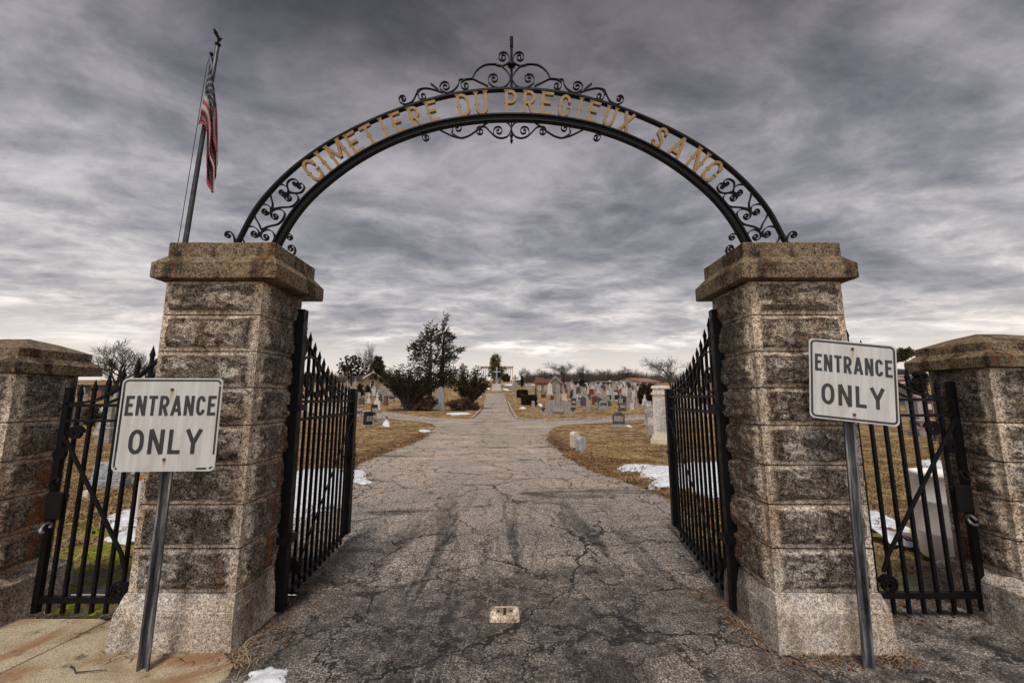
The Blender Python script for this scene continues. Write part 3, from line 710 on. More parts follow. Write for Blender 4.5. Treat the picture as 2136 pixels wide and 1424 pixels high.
for ch, px, py in txt:
    x, z = AP(px, py); th = math.atan2(x - 0, z - 1.757)
    # radial line through (0,1.757): inner and outer hits
    def hit(c, r):
        ox, oz = 0 - c[0], 1.757 - c[1]; dx, dz = math.sin(th), math.cos(th); b = ox * dx + oz * dz
        which = 0 if r > 2.4 else 1; r += corr(which, math.pi / 2 - th)
        return -b + math.sqrt(b * b - (ox * ox + oz * oz - r * r))
    r0, r1 = hit(IC, IR_ + .02), hit(OC, OR_ - .017)
    r0 += .004; H = r1 - r0 - .008; wf = {'I': .2, 'M': .66, 'X': .52, 'N': .52, 'A': .56, 'T': .54, 'U': .50, 'D': .50}.get(ch, .47); wd = wf * .235
    hh = H; sw = .0245
    mbl = MB()
    S = glyph(ch, wf, sw / hh)
    if ch in 'CG':        # the founder's C and G share one hooked shape with a raised lower lip
        tt = sw / hh / 2; ry = .27; rx = (wf - 2 * tt) / 2; mx = wf / 2
        S = [arc(mx, 1 - tt - ry, rx, ry, 8, 180, 12) + arc(mx, tt + ry, rx, ry, 180, 360, 12) + [(wf - tt, .44)]]
    def fr(a, b, d, r0=r0, th=th, wf=wf, hh=hh):
        lx = a - wf * hh / 2; rr = r0 + b; cx, cz = math.sin(th), math.cos(th)
        return (rr * cx + lx * cz, d - .014, 1.757 + rr * cz - lx * cx - 2.735)
    for k, st in enumerate(S):
        mbl.ribbon([(a * hh, b * hh) for a, b in st], fr, sw, .026 + .0016 * k)
    # spurs and serifs of the cast letters
    k = len(S)
    if ch in 'EIRPDTNMXAU':
        ends = []
        for st in S:
            for (a, b), (a2, b2) in ((st[0], st[1]), (st[-1], st[-2])):
                if abs(a - a2) < .03 and (b < .02 or b > .98): ends.append((a, b))
        for q, (a, b) in enumerate(ends):
            bb = .018 if b < .5 else .982
            mbl.ribbon([((a - .10) * hh, bb * hh), ((a + .10) * hh, bb * hh)], fr, .0065, .031 + .0014 * q)
        for st in S:
            if abs(st[0][0] - st[1][0]) < .02 and abs(st[0][1] - st[1][1]) > .5:
                a = st[0][0]; mbl.ribbon([((a - .082) * hh, .50 * hh), ((a + .082) * hh, .50 * hh)], fr, .010, .0225)
    if ch in 'CGS': 
        a, b = S[0][0]; mbl.ribbon([(a * hh, (b - .07) * hh), ((a + .03) * hh, (b + .10) * hh)], fr, .020, .0355)
        a, b = S[0][-1]; mbl.ribbon([((a - .07) * hh, (b - .01) * hh), ((a + .07) * hh, (b - .01) * hh)], fr, .014, .0375)
        a = S[0][0][0] * 0 + sw / hh / 2
        if ch != 'S': mbl.ribbon([((a - .082) * hh, .5 * hh), ((a + .082) * hh, .5 * hh)], fr, .010, .0225)
    mbl.build('letter', M['gold'], arch)
# scrollwork: curves read off the arch plane, each ends in a tight curl
def spiral(cx, cy, r, a0, turn, n=26, r1=.22):
    """turn in degrees (signed); photo pixels, y down"""
    return [(cx + (r + (r * r1 - r) * (i / n) ** .85) * math.cos(R(a0 + turn * i / n)), cy + (r + (r * r1 - r) * (i / n) ** .85) * math.sin(R(a0 + turn * i / n))) for i in range(n + 1)]
def scroll(path, parent, name='scrollwork', plane=AP, frame=A3, th=.0062, dp=.022, bead=True, out=None, sm=5):
    P = smooth_pts(path, sm) if sm else path
    Q = [plane(*p) for p in P]; mb = MB(); mb.ribbon(Q, frame, th, dp)
    if bead:
        q = Q[-1]; mb.ribbon([(q[0] - th, q[1]), (q[0], q[1] + .0001), (q[0] + th, q[1])], frame, th * 1.7, dp * 1.02)
    if out is not None: mb.build('scroll', M['iron'], parent)
    return mb
def mir(path, c=1066.5): return [(2 * c - x, y) for x, y in path]
def curl(pts, cx, cy, r, a0, turn): return list(pts) + spiral(cx, cy, r, a0, turn, 14)
crest = MB()
def z1(x, y): return (780 + x / 3.884, 60 + y / 3.884)
def zz(L): return [z1(*p) for p in L]
for m_ in (lambda p: p, mir):
    # top curl from the finial
    scroll(m_(curl(zz([(972, 286), (1010, 302), (1050, 300), (1095, 272)]) , *z1(1045, 232), 47 / 3.884, -10, -560)), arch, out=crest)
    # big C curl
    scroll(m_(curl(zz([(795, 408), (830, 345), (890, 300), (960, 290), (1030, 305), (1080, 350), (1103, 405), (1085, 450), (1045, 478), (985, 478), (935, 445)]), *z1(972, 408), 47 / 3.884, 165, 480)), arch, out=crest)
    scroll(m_(curl(zz([(925, 468), (850, 432), (800, 410), (750, 412), (708, 436)]), *z1(742, 462), 38 / 3.884, 200, -440)), arch, out=crest)
    scroll(m_(curl(zz([(800, 408), (740, 414), (694, 416), (682, 460), (640, 505), (590, 522), (548, 500)]), *z1(580, 470), 47 / 3.884, 165, 500)), arch, out=crest)
    scroll(m_(curl(zz([(560, 522), (500, 500), (430, 485), (380, 492), (352, 530)]), *z1(396, 548), 38 / 3.884, 200, -440)), arch, out=crest)
    scroll(m_(curl(zz([(392, 490), (360, 498), (340, 540), (310, 592), (255, 615), (218, 600)]), *z1(236, 570), 34 / 3.884, 150, 470)), arch, out=crest)
    scroll(m_(zz([(524, 500), (500, 478), (480, 462), (462, 448)])), arch, out=crest, th=.011, bead=False)
    # hanging scrolls below
    scroll(m_(curl(zz([(1040, 742), (1090, 770), (1110, 815), (1085, 870), (1030, 888), (975, 868)]), *z1(1010, 830), 45 / 3.884, 150, 480)), arch, out=crest)
    scroll(m_(curl(zz([(1000, 884), (955, 850), (905, 800), (860, 795)]), *z1(862, 832), 36 / 3.884, -120, -460)), arch, out=crest)
    scroll(m_(curl(zz([(948, 745), (880, 790), (800, 850), (740, 880), (690, 884), (632, 845)]), *z1(680, 808), 45 / 3.884, 155, 480)), arch, out=crest)
    scroll(m_(zz([(510, 808), (570, 840), (640, 872), (700, 886)])), arch, out=crest, bead=False)
    scroll(m_(curl(zz([(500, 815), (440, 835), (394, 862)]), *z1(424, 882), 33 / 3.884, 190, -440)), arch, out=crest)
sp = MB(); q0 = AP(1067, 184); q1 = AP(1067, 78)
sp.tube([(q0[0], 0, q0[1] - 2.735), (q0[0], 0, q1[1] - 2.735 - .1)], .011, 8); sp.tube([(q0[0], 0, q1[1] - 2.735 - .1), (q0[0], 0, q1[1] - 2.735)], .015, 8)
qb = AP(1067, 136); sp.lathe([(.012, -.03), (.035, -.012), (.035, .012), (.012, .03)], 12, (q0[0], 0, qb[1] - 2.735))
sp.build('finial', M['iron'], arch)
qd0, qd1 = AP(1067, 250), AP(1068, 301); dr = MB(); dr.tube([(qd0[0], 0, qd0[1] - 2.735), (qd0[0], 0, qd1[1] + .10 - 2.735), (qd0[0], 0, qd1[1] + .08 - 2.735), (qd0[0], 0, qd1[1] + .05 - 2.735), (qd0[0], 0, qd1[1] + .03 - 2.735), (qd0[0], 0, qd1[1] - 2.735)], [.006, .006, .016, .008, .014, .002], 8); dr.build('drop_finial', M['iron'], arch)
# hearts in the haunches
def z2(x, y): return (450 + x / 4.272, 200 + y / 4.272)
def ZZ(L): return [z2(*p) for p in L]
for m_ in (lambda p: p, lambda p: mir(p, 1065.5)):
    hb = MB()
    S_ = lambda L, c, r, a, t: scroll(m_(curl(ZZ(L), *z2(*c), r / 4.272, a, t)), arch, out=hb, th=.0075)
    S_([(262, 1312), (236, 1265), (240, 1200), (290, 1165), (345, 1170), (385, 1210), (378, 1250)], (345, 1228), 36, 40, 420)
    S_([(505, 1312), (526, 1265), (510, 1215), (460, 1193), (410, 1215), (402, 1255)], (445, 1256), 37, 170, -430)
    S_([(405, 1195), (385, 1140), (350, 1080), (340, 1020), (375, 980), (430, 965), (485, 990), (490, 1040)], (440, 1030), 36, 15, 440)
    S_([(405, 1195), (470, 1165), (560, 1140), (610, 1080), (610, 1035), (560, 1008), (505, 1025), (492, 1065)], (530, 1072), 36, 190, -440)
    S_([(502, 1010), (508, 960), (492, 900), (488, 845), (530, 800), (590, 790), (640, 820), (645, 860)], (592, 860), 36, 10, 430)
    S_([(502, 1010), (580, 995), (680, 985), (735, 930), (725, 885), (680, 865), (630, 880), (612, 910)], (650, 908), 36, 190, -430)
    S_([(655, 852), (638, 810), (645, 765), (690, 742), (730, 760), (728, 790)], (705, 782), 26, 10, 400)
    S_([(655, 852), (710, 868), (765, 858), (790, 815), (770, 785), (740, 785)], (745, 808), 26, -110, -400)
    S_([(172, 1312), (165, 1260), (140, 1218)], (112, 1242), 34, -60, -430)
    S_([(580, 1275), (590, 1245), (630, 1228)], (655, 1262), 34, -110, 440)
    S_([(600, 1440), (640, 1425), (690, 1420), (712, 1375)], (672, 1362), 38, 20, -440)

# ------------------------------------------------------------------ gates
def tapered_bar(mb, frame, s, z0, z1, wd=.022, tip=.07):
    """square bar with spear point"""
    zt = z1 - tip; h = wd / 2
    vs = []
    for (z, k) in ((z0, 1), (zt - .01, 1), (zt, 1.35), (z1, .08)):
        for (a, b) in ((-h, -h), (h, -h), (h, h), (-h, h)): vs.append(frame(s + a * k, z, b * k))
    fs = [(i * 4 + j, i * 4 + (j + 1) % 4, (i + 1) * 4 + (j + 1) % 4, (i + 1) * 4 + j) for i in range(3) for j in range(4)] + [(0, 3, 2, 1), (12, 13, 14, 15)]
    mb.add(vs, fs)
def fbox(frame, s0, s1, z0, z1, d0, d1):
    mb = MB(); vs = [frame(s, z, d) for z in (z0, z1) for (s, d) in ((s0, d0), (s1, d0), (s1, d1), (s0, d1))]
    return mb.add(vs, [(0, 3, 2, 1), (4, 5, 6, 7), (0, 1, 5, 4), (1, 2, 6, 5), (2, 3, 7, 6), (3, 0, 4, 7)])

def drive_gate(hx, dxs, side, rails, label, PL0, LS):
    """leaf swung inward. PL(px,py) uses left-leaf photo pixels for the traced curves"""
    hy = 3.27; L, sb, ds = LS
    ang = math.atan2(1, dxs); PL = lambda a, b: (PL0(a, b)[0] * L / 1.52, PL0(a, b)[1])
    root = empty('driveway_gate', (hx, hy, 0), ang, label, 'gate', 'gate leaves of the drive')
    fr = lambda s, z, d: (s, d, z)
    z2_, z1_ = rails
    fbox(fr, -.038, .038, .02, 2.33, -.038, .038).build('hinge_post', M['iron'], root)
    fbox(fr, L - .10, L, .10, 1.71, -.035, .035).build('meeting_stile', M['iron'], root)
    for z in (z2_, z1_): fbox(fr, .056, L - .101, z - .012, z + .012, -.02, .02).build('rail', M['iron'], root)
    fbox(fr, -.02, L + .01, .10, .125, -.0225, .0225).build('bottom_rail', M['iron'], root)
    curve = [(631, 699), (640, 722), (652, 745), (664, 766), (679, 790), (694, 809), (712, 824), (727, 833), (741.6, 838)]
    Q = [PL(*p) for p in curve]; dz = z1_ - Q[-1][1]; Q = [(s, z + dz + .012) for s, z in Q]; Q[0] = (.056, Q[0][1]); Q[-1] = (L - .101, z1_ + .015)
    mb = MB(); mb.ribbon(smooth_pts(Q, 5), fr, .014, .034); mb.build('curved_rail', M['iron'], root)
    tips = [(638, 673), (648, 695.6), (657.4, 716.7), (667, 734.4), (675.4, 748.7), (684.7, 764.7), (692.8, 774.8), (700.4, 784), (708, 792.5), (715, 797.5), (721.4, 802.6), (728.5, 806.8)]
    n = len(tips)
    for k, tp in enumerate(tips):
        s = sb + ds * k; z = PL(*tp)[1] + dz
        mb = MB(); tapered_bar(mb, fr, s, .035, z); mb.build('picket', M['iron'], root)
    # diagonal brace
    mb = MB(); mb.ribbon([(.17, .22), (L - .13, 1.36)], lambda a, b, d: (a, d - side * .028, b), .022, .008); mb.build('brace', M['iron'], root)
    # scrolls in the swept top
    def z4(x, y): return (590 + x / 5.935, 640 + y / 5.935)
    def fS(L_, **k):
        return scroll([z4(*p) for p in L_], root, plane=lambda a, b: (PL(a, b)[0], PL(a, b)[1] + dz), frame=fr, th=.012, dp=.026, **k)
    for L_ in ([(215, 840), (225, 740), (270, 660), (330, 635), (390, 670), (430, 760), (450, 880), (480, 1000), (530, 1110), (575, 1165), (610, 1110), (615, 1030), (595, 985), (575, 1010), (580, 1055), (592, 1060)],
               [(215, 760), (198, 880), (205, 1010), (232, 1110), (275, 1150), (325, 1100), (352, 1000), (350, 900), (320, 835), (285, 860), (272, 930), (285, 1005), (310, 1010), (320, 950), (305, 915)],
               [(262, 620), (285, 560), (290, 480), (270, 420), (248, 440), (240, 490), (252, 515), (263, 495)],
               [(590, 1160), (620, 1100), (660, 1072), (690, 1085), (692, 1130), (678, 1150), (670, 1125)],
               [(440, 1050), (445, 1110), (415, 1140), (395, 1110), (402, 1080), (412, 1095)]):
        fS(L_).build('scroll', M['iron_worn'], root)
    for (cs, cz, r) in ((.15, .27, .065), (.28, .20, .055)):
        mb = MB(); mb.ribbon([(cs + r * (1 - i / 46) * math.cos(i * .42), cz + r * (1 - i / 46) * math.sin(i * .42)) for i in range(40)], fr, .009, .02); mb.build('scroll', M['iron'], root)
    for (cs, cz) in ((L - .16, 1.30), (L - .2, 1.17)):
        mb = MB(); r = .05; mb.ribbon([(cs + r * (1 - i / 46) * math.cos(i * .42), cz + r * (1 - i / 46) * math.sin(i * .42)) for i in range(40)], fr, .009, .02); mb.build('scroll', M['iron'], root)
    fbox(fr, L - .13, L + .012, .93, .955, -.05, .05).add([], []).build('latch', M['iron'], root)
    for z in (.5, 1.5):
        mb = fbox(fr, -.07, .07, z, z + .05, -.07, .07); mb.add([fr(-.03, z_, d) for z_ in (z + .01, z + .04) for d in (side * .06, side * .16)] + [fr(.03, z_, d) for z_ in (z + .01, z + .04) for d in (side * .06, side * .16)], [(0, 1, 3, 2), (4, 5, 7, 6), (0, 1, 5, 4), (2, 3, 7, 6), (0, 2, 6, 4), (1, 3, 7, 5)])
        mb.build('hinge', M['iron'], root)
    return root
def leafmap(hx, dxs):
    def f(px, py):
        u = (px - 1068) / F; v = (py - 712) / F
        # point t*(u, CT+vST) on line x = hx + dxs*(y-3.27)
        t = (hx - dxs * 3.27) / (u - dxs * (CT + v * ST)); y = t * (CT + v * ST)
        return ((y - 3.27) * math.hypot(1, dxs), EYE + t * (ST - v * CT))
    return f
PL = leafmap(-1.76, -.073)
gl = drive_gate(-1.76, -.073, 1, (1.425, 1.57), 'black spear-topped gate leaf standing open beside the left gate pillar', PL, (1.52, .09, .1105))
gr = drive_gate(1.70, .143, -1, (1.48, 1.615), 'black spear-topped gate leaf standing open beside the right gate pillar', PL, (1.80, .165, .124))
# chain on the left leaf
mb = MB()
for k in range(16):
    z = 1.05 - k * .026; a = (k % 2) * math.pi / 2
    pts = [(1.425 + .009 * math.cos(t_) * math.cos(a), -.03 + .009 * math.cos(t_) * math.sin(a), z + .017 * math.sin(t_)) for t_ in np.linspace(0, 2 * math.pi, 9)]
    mb.tube(pts, .003, 5, False)
o = mb.build('chain', M['iron'], gl); o.location.x = .12

def walk_gate(x_post, sg, n, x_first, dxb, rails, tips, label, ring_px, brace_px):
    """wicket in the plane Y=WY; sg=+1 when the gate runs to +X from its stile"""
    WY = 3.18
    root = empty('walk_gate', (x_post, WY, 0), 0, label, 'gate', 'iron walk gates')
    fr = lambda x, z, d: (x - x_post, d, z)
    zb, zm, zt = rails
    a, b = sorted((x_post - .022, x_post + .022)); fbox(fr, a, b, .04, zt + .14, -.018, .018).build('stile', M['iron'], root)
    xe = x_post + sg * 1.02
    s0, s1 = sorted((x_post + sg * .031, xe))
    for k_, (z, h_) in enumerate(((zb, .02), (zm, .010), (zt, .012))): fbox(fr, s0, s1, z - h_, z + h_, -.02 - .0012 * k_, .02 + .0012 * k_).build('rail', M['iron'], root)
    for k in range(n):
        x = x_first + sg * dxb * k; mb = MB(); tapered_bar(mb, fr, x, .035, tips[min(k, len(tips) - 1)], .021, .08); mb.build('picket', M['iron'], root)
    cv = [(x_post, zt + .012)] + [(x_first + sg * dxb * k, tips[k] - .17) for k in range(1, min(n, len(tips)))]
    mb = MB(); mb.ribbon(smooth_pts(cv, 5), fr, .016, .036); mb.build('curved_rail', M['iron'], root)
    cv2 = [(x_first + sg * dxb * 2.2, zt + .02)] + [(x_first + sg * dxb * k, tips[k] - .27) for k in range(4, min(n, len(tips)))]
    mb = MB(); mb.ribbon(smooth_pts(cv2, 5), fr, .012, .03); mb.build('scroll', M['iron'], root)
    B = [(lambda p: (p.x, p.z))(at(*q, WY)) for q in brace_px]
    mb = MB(); mb.ribbon(B, lambda a_, b_, d: fr(a_, b_, d - .034), .026, .012); mb.build('brace', M['iron'], root)
    for (px, py, r, t0, dr_) in ring_px:
        p = at(px, py, WY)
        mb = MB(); mb.ribbon([(p.x + r * (1 - i / 44) * math.cos(t0 + dr_ * i * .42), p.z + r * (1 - i / 44) * math.sin(t0 + dr_ * i * .42)) for i in range(38)], lambda a_, b_, d: fr(a_, b_, d - .006), .015, .026); mb.build('scroll', M['iron'], root)
    return root, fr
tl = [at(160, 800, 3.18).z, at(187, 791, 3.18).z, at(219, 779, 3.18).z, at(247, 763, 3.18).z, at(277, 745, 3.18).z, at(307, 720, 3.18).z, at(335, 692, 3.18).z, at(360, 660, 3.18).z, at(385, 640, 3.18).z]
zz3 = [at(100, y, 3.18).z for y in (1249, 877, 845)]
xb = [at(100, 1276, 3.18).x, at(131, 1276, 3.18).x, at(220, 1276, 3.18).x]
wl, frl = walk_gate(at(80, 1240, 3.18).x, 1, 9, xb[0], (xb[2] - xb[0]) / 4, zz3, tl, 'iron walk gate left of the drive, its brace falling to the right',
               [(161, 902, .055, 0, 1), (126, 946, .05, 2, -1), (250, 1230, .068, 0, 1)], [(140, 905), (152, 925), (262, 1150), (268, 1182)])
xr = [at(2022, 1267, 3.18).x, at(1896, 1267, 3.18).x]
zz4 = [at(1950, y, 3.18).z for y in (1240, 866, 833)]
wr, frr = walk_gate(at(2048, 1235, 3.18).x, -1, 8, xr[0], (xr[0] - xr[1]) / 4, zz4, [t_ + .045 for t_ in tl], 'iron walk gate right of the drive with the white drum behind it',
               [(1943, 893, .058, 3, -1), (1982, 931, .052, 1, 1), (1852, 1217, .068, 3, -1)], [(1985, 868), (1975, 890), (1845, 1150), (1834, 1188)])
# lock boxes and keepers
for root, fr, px in ((wl, frl, 124), (wr, frr, 2000)):
    p = at(px, 1052 if px < 900 else 1037, 3.15)
    mb = MB(); c = fr(p.x, p.z, 0)
    mb.box((c[0] - .062, -.075, c[2] - .095), (c[0] + .062, -.032, c[2] + .095)); mb.box((c[0] - .075, -.06, c[2] + .05), (c[0] + .075, -.035, c[2] + .085))
    o = mb.build('lock_box', M['iron'], root); o.modifiers.new('bevel', 'BEVEL').width = .006
    sg = 1 if px < 900 else -1
    for dz in (.16, -.16):
        mb = MB(); mb.tube([(c[0] - sg * .06 + .03 * math.cos(t_), -.045 + .02 * math.sin(t_), c[2] + dz + .03 * math.sin(t_)) for t_ in np.linspace(0, 5.2, 12)], .010, 8); mb.build('hinge_eye', M['galv'] if dz < 0 else M['iron'], root)
# ------------------------------------------------------------------ road signs
def rrect(w_, h_, r, n=6):
    out = []
    for (cx, cz, a0) in ((w_ / 2 - r, h_ / 2 - r, 0), (-w_ / 2 + r, h_ / 2 - r, 90), (-w_ / 2 + r, -h_ / 2 + r, 180), (w_ / 2 - r, -h_ / 2 + r, 270)):
        out += arc(cx, cz, r, r, a0, a0 + 90, n)
    return out
def word(mb, s, h, x0, x1, z0, t, wfac, gap, yy):
    n = len(s); tot = sum(wfac.get(c, .56) for c in s) + gap * (n - 1); k = (x1 - x0) / (tot * h); x = x0
    for c in s:
        wd = wfac.get(c, .56)
        for q, st in enumerate(glyph(c, wd * k, t / h)):
            mb.ribbon([(x + a * h, z0 + b * h) for a, b in st], lambda a, b, d, q=q: (a, yy - .0004 * q - abs(d) * (1 if d < 0 else 0), b), t, .0016)
        x += (wd + gap) * k * h
def road_sign(base, top, cen, w_, h_, lean, label, wear):
    root = empty('entrance_sign', base, 0, label, 'sign')
    b = Vector(base); tp = Vector(top) - b
    # U-channel post with flanges
    prof = [(-.040, 0), (-.026, 0), (-.018, .026), (.018, .026), (.026, 0), (.040, 0), (.040, .004), (.029, .004), (.021, .031), (-.021, .031), (-.029, .004), (-.040, .004)]
    prof = [(x * .88, y) for x, y in prof]
    mb = MB(); n = len(prof); vs = []
    for t_ in (0, 1):
        for (x, y) in prof: vs.append((x + tp.x * t_, y + tp.y * t_, tp.z * t_ - (.1 if t_ == 0 else 0)))
    mb.add(vs, [tuple(range(n))[::-1], tuple(range(n, 2 * n))] + [(i, (i + 1) % n, (i + 1) % n + n, i + n) for i in range(n)])
    mb.build('post', M['galv'], root)
    mb = MB(); O = rrect(w_, h_, .032); mb.prism([(x, z) for x, z in O], -.0015, .0015)
    pn = mb.build('panel', M['sign'], root); pn.location = Vector(cen) - b; pn.rotation_euler = lean
    # border
    mb = MB(); O = rrect(w_ - .03, h_ - .03, .025, 6)
    if wear == 0: segs = [O + [O[0]]]
    else:
        k = len(O); segs = [O[0:17], O[17:20], [(-w_ / 2 + .016, h_ / 2 - .09), (-w_ / 2 + .016, .02), (-w_ / 2 + .016, -h_ / 2 + .12)], [(-.11, -h_ / 2 + .0155), (.0, -h_ / 2 + .0155)][:0] or [(w_ / 2 - .11, -h_ / 2 + .0155), (w_ / 2 - .05, -h_ / 2 + .0155)], [(w_ / 2 - .0155, h_ / 2 - .05), (w_ / 2 - .0155, 0), (w_ / 2 - .0155, -h_ / 2 + .10)], O[22:26]]
    for s_ in segs:
        if len(s_) > 1: mb.ribbon(s_, lambda a, b_, d: (a, -.0019 + (.0002 if d > 0 else -.0002), b_), .0135 if wear == 0 else .012, .001)
    o = mb.build('border', M['letter_black'], pn)
    mb = MB(); wf = {'E': .44, 'N': .52, 'T': .46, 'R': .50, 'A': .56, 'C': .48}
    word(mb, 'ENTRANCE', h_ * .215, -w_ / 2 + .036, w_ / 2 - .030, h_ * (.592 - .5), .0195 * h_ / .575, wf, .125, -.0021)
    word(mb, 'ONLY', h_ * .262, -w_ * .365, w_ * .345, h_ * (.182 - .5), .0245 * h_ / .575, {'O': .66, 'N': .68, 'L': .54, 'Y': .72}, .20, -.0021)
    mb.build('lettering', M['letter_black'], pn)
    for z in (.215, -.215):
        mb = MB(); mb.m = 0
        mb.tube([(0, -.0016, z), (0, -.007, z), (0, -.009, z)], [.0095, .0085, .005], 10); mb.build('bolt', M['rust'], pn)
    return root
bl = Vector((-2.172, 2.585, .03)); cl_ = at(353, 884, 2.56)
road_sign(bl, (cl_.x - .005, 2.59, cl_.z + .25), (cl_.x, 2.555, cl_.z), .615, .575, (0, R(0), R(3)), 'upright white entrance only sign on a galvanised post before the left pillar', 1)
brp = Vector((W(1813, 1396, 0)[0], W(1813, 1396, 0)[1], 0)); cr_ = at(1779, 795, 2.62)
road_sign(brp, (cr_.x - .006, 2.655, cr_.z + .22), (cr_.x, 2.618, cr_.z), .545, .525, (R(-2), R(6.3), R(-4)), 'tilted white entrance only sign on a leaning post before the right pillar', 0)

# ------------------------------------------------------------------ flagpole and flag
fy = 6.5; pq = at(387, 503, fy); pt_ = at(454, 96, fy); p0 = pq + (pq - pt_) * (pq.z / (pt_.z - pq.z)); p0.z = 0; p1 = at(454, 96, fy)
fp = empty('flagpole', p0, 0, 'tall grey flagpole with an eagle on top, rising behind the left pillar', 'flagpole')
mb = MB(); k = 12; mb.tube([Vector((0, 0, 0)).lerp(p1 - p0, i / k) for i in range(k + 1)], [.050 - .018 * i / k for i in range(k + 1)], 14); mb.build('pole', M['polegrey'], fp, smooth=True)
tp = p1 - p0
mb = MB(); mb.lathe([(.03, 0), (.07, .02), (.08, .06), (.05, .10), (.02, .12)], 14, tuple(tp))
mb.tube([tp + Vector((0, 0, .12)), tp + Vector((.01, 0, .22)), tp + Vector((-.01, 0, .32)), tp + Vector((-.05, 0, .38)), tp + Vector((-.09, 0, .37))], [.02, .04, .032, .018, .006], 10)
for s_ in (-1, 1):
    w0 = tp + Vector((0, s_ * .03, .28)); mb.add([w0, w0 + Vector((.03, s_ * .07, .05)), w0 + Vector((-.01, s_ * .12, .12)), w0 + Vector((-.07, s_ * .12, .15)), w0 + Vector((-.05, s_ * .10, .02)), w0 + Vector((.02, s_ * .02, -.10)),
            w0 + Vector((.02, 0, 0)), w0 + Vector((.05, s_ * .07, .05)), w0 + Vector((.01, s_ * .12, .12)), w0 + Vector((-.05, s_ * .12, .15)), w0 + Vector((-.03, s_ * .10, .02)), w0 + Vector((.04, s_ * .02, -.10))], [(0, 1, 2, 3, 4, 5), (11, 10, 9, 8, 7, 6)] + [(i, (i + 1) % 6, (i + 1) % 6 + 6, i + 6) for i in range(6)])
mb.v = [tuple(Vector(tp) + (Vector(v_) - Vector(tp)) * .62) for v_ in mb.v]
mb.build('eagle_finial', M['iron'], fp)
q1 = at(441, 113, fy) - p0; mb = MB(); mb.tube([tp.lerp(Vector((0, 0, 0)), .06), q1], .014, 6); mb.lathe([(.01, -.03), (.03, -.02), (.03, .02), (.01, .03)], 10, tuple(q1)); mb.build('pulley', M['iron'], fp)
mb = MB(); qa = at(411, 265, fy - .06) - p0; qb_ = Vector((-.03, -.09, .9)); mb.tube([q1, at(432, 135, fy - .06) - p0, qa, qa.lerp(qb_, .5) + Vector((.02, 0, 0)), qb_], .006, 5); mb.build('rope', M['polegrey'], fp)
def flag():
    ns, nt = 60, 39; V = []; 
    # photo-plane guides: for s in 0..1 the top edge and the bottom edge of the cloth
    top = smooth_pts([(437, 128), (444, 165), (449, 215), (452, 265), (454, 310), (455, 344)], 12); bot = smooth_pts([(413, 262), (420, 258), (429, 268), (430, 310), (429, 360), (431, 384), (445, 401)], 10)
    mid = smooth_pts([(428, 190), (438, 215), (442, 262), (438, 310), (447, 345), (444, 392)], 12)
    pick = lambda P, f: P[min(len(P) - 1, int(f * (len(P) - 1)))]
    def lerp(P, f):
        x = f * (len(P) - 1); i = min(len(P) - 2, int(x)); g = x - i; return (P[i][0] + (P[i + 1][0] - P[i][0]) * g, P[i][1] + (P[i + 1][1] - P[i][1]) * g)
    for j in range(nt + 1):
        t = j / nt
        for i in range(ns + 1):
            s = i / ns; a, m, b = lerp(top, s), lerp(mid, s), lerp(bot, s)
            wa, wm, wb = 2 * (t - .5) * (t - 1), 4 * t * (1 - t), 2 * t * (t - .5)
            px, py = a[0] * wa + m[0] * wm + b[0] * wb, a[1] * wa + m[1] * wm + b[1] * wb
            d = .10 * math.sin(t * 15 + s * 3) * min(1, s * 3 + .25) + .05 * math.sin(t * 31 + s * 7) * s
            px += 2.0 * math.sin(t * 18 + s * 4) * min(1, s * 2)
            V.append(at(px, py, fy - .12 + d))
    n = ns + 1; mb = MB()
    for j in range(nt):
        for i in range(ns):
            t, s = (j + .5) / nt, (i + .5) / ns; st = int(t * 13)
            if t < 7 / 13 and s < .4:
                a, b = int(s / .4 * 11), int(t / (7 / 13) * 9); fx, fz = s / .4 * 11 - a, t / (7 / 13) * 9 - b
                m = 1 if (a + b) % 2 == 0 and .25 < fx < .75 and .2 < fz < .8 else 2
            else: m = 0 if st % 2 == 0 else 1
            mb.m = m; o_ = j * n + i; mb.f.append((o_, o_ + 1, o_ + n + 1, o_ + n)); mb.mi.append(m)
    c = sum(V, Vector()) / len(V); mb.v = [tuple(v - c) for v in V]
    o = mb.build('flag', [M['flagred'], M['flagwhite'], M['flagblue']], None, c, True); so_ = o.modifiers.new('thick', 'SOLIDIFY'); so_.thickness = .006
    tag(o, 'stars and stripes flag hanging limp from the tall flagpole', 'flag')
flag()

# ------------------------------------------------------------------ gate stop, drum, bags, bits on the ground
gs = W(1052, 1300, 0); x_, y_ = gs
st = empty('gate_stop', (x_, W(1052, 1284, 0)[1], 0), R(1), 'pale worn stone gate stop with a keyhole slot in the middle of the drive', 'gate stop')
mb = MB(); mb.box((-.118, -.095, -.05), (.118, .095, .034), .012); o = mb.build('block', M['stop'], st)
bv = o.modifiers.new('bevel', 'BEVEL'); bv.width = .018; bv.segments = 3
mb = MB(); mb.box((-.062, -.03, .0335), (.062, .05, .0365)); mb.build('recess', M['kerb'], st).data.materials[0] = simple('rusty recess', (.22, .165, .11), .9)
mb = MB(); mb.box((-.009, -.055, .034), (.011, .035, .0395)); mb.build('slot', M['doorb'], st)
for s_ in (-1, 1):
    mb = MB(); mb.tube([(s_ * .045, -.005, .03), (s_ * .045, -.005, .040)], .010, 10); mb.build('hole', M['doorb'], st)

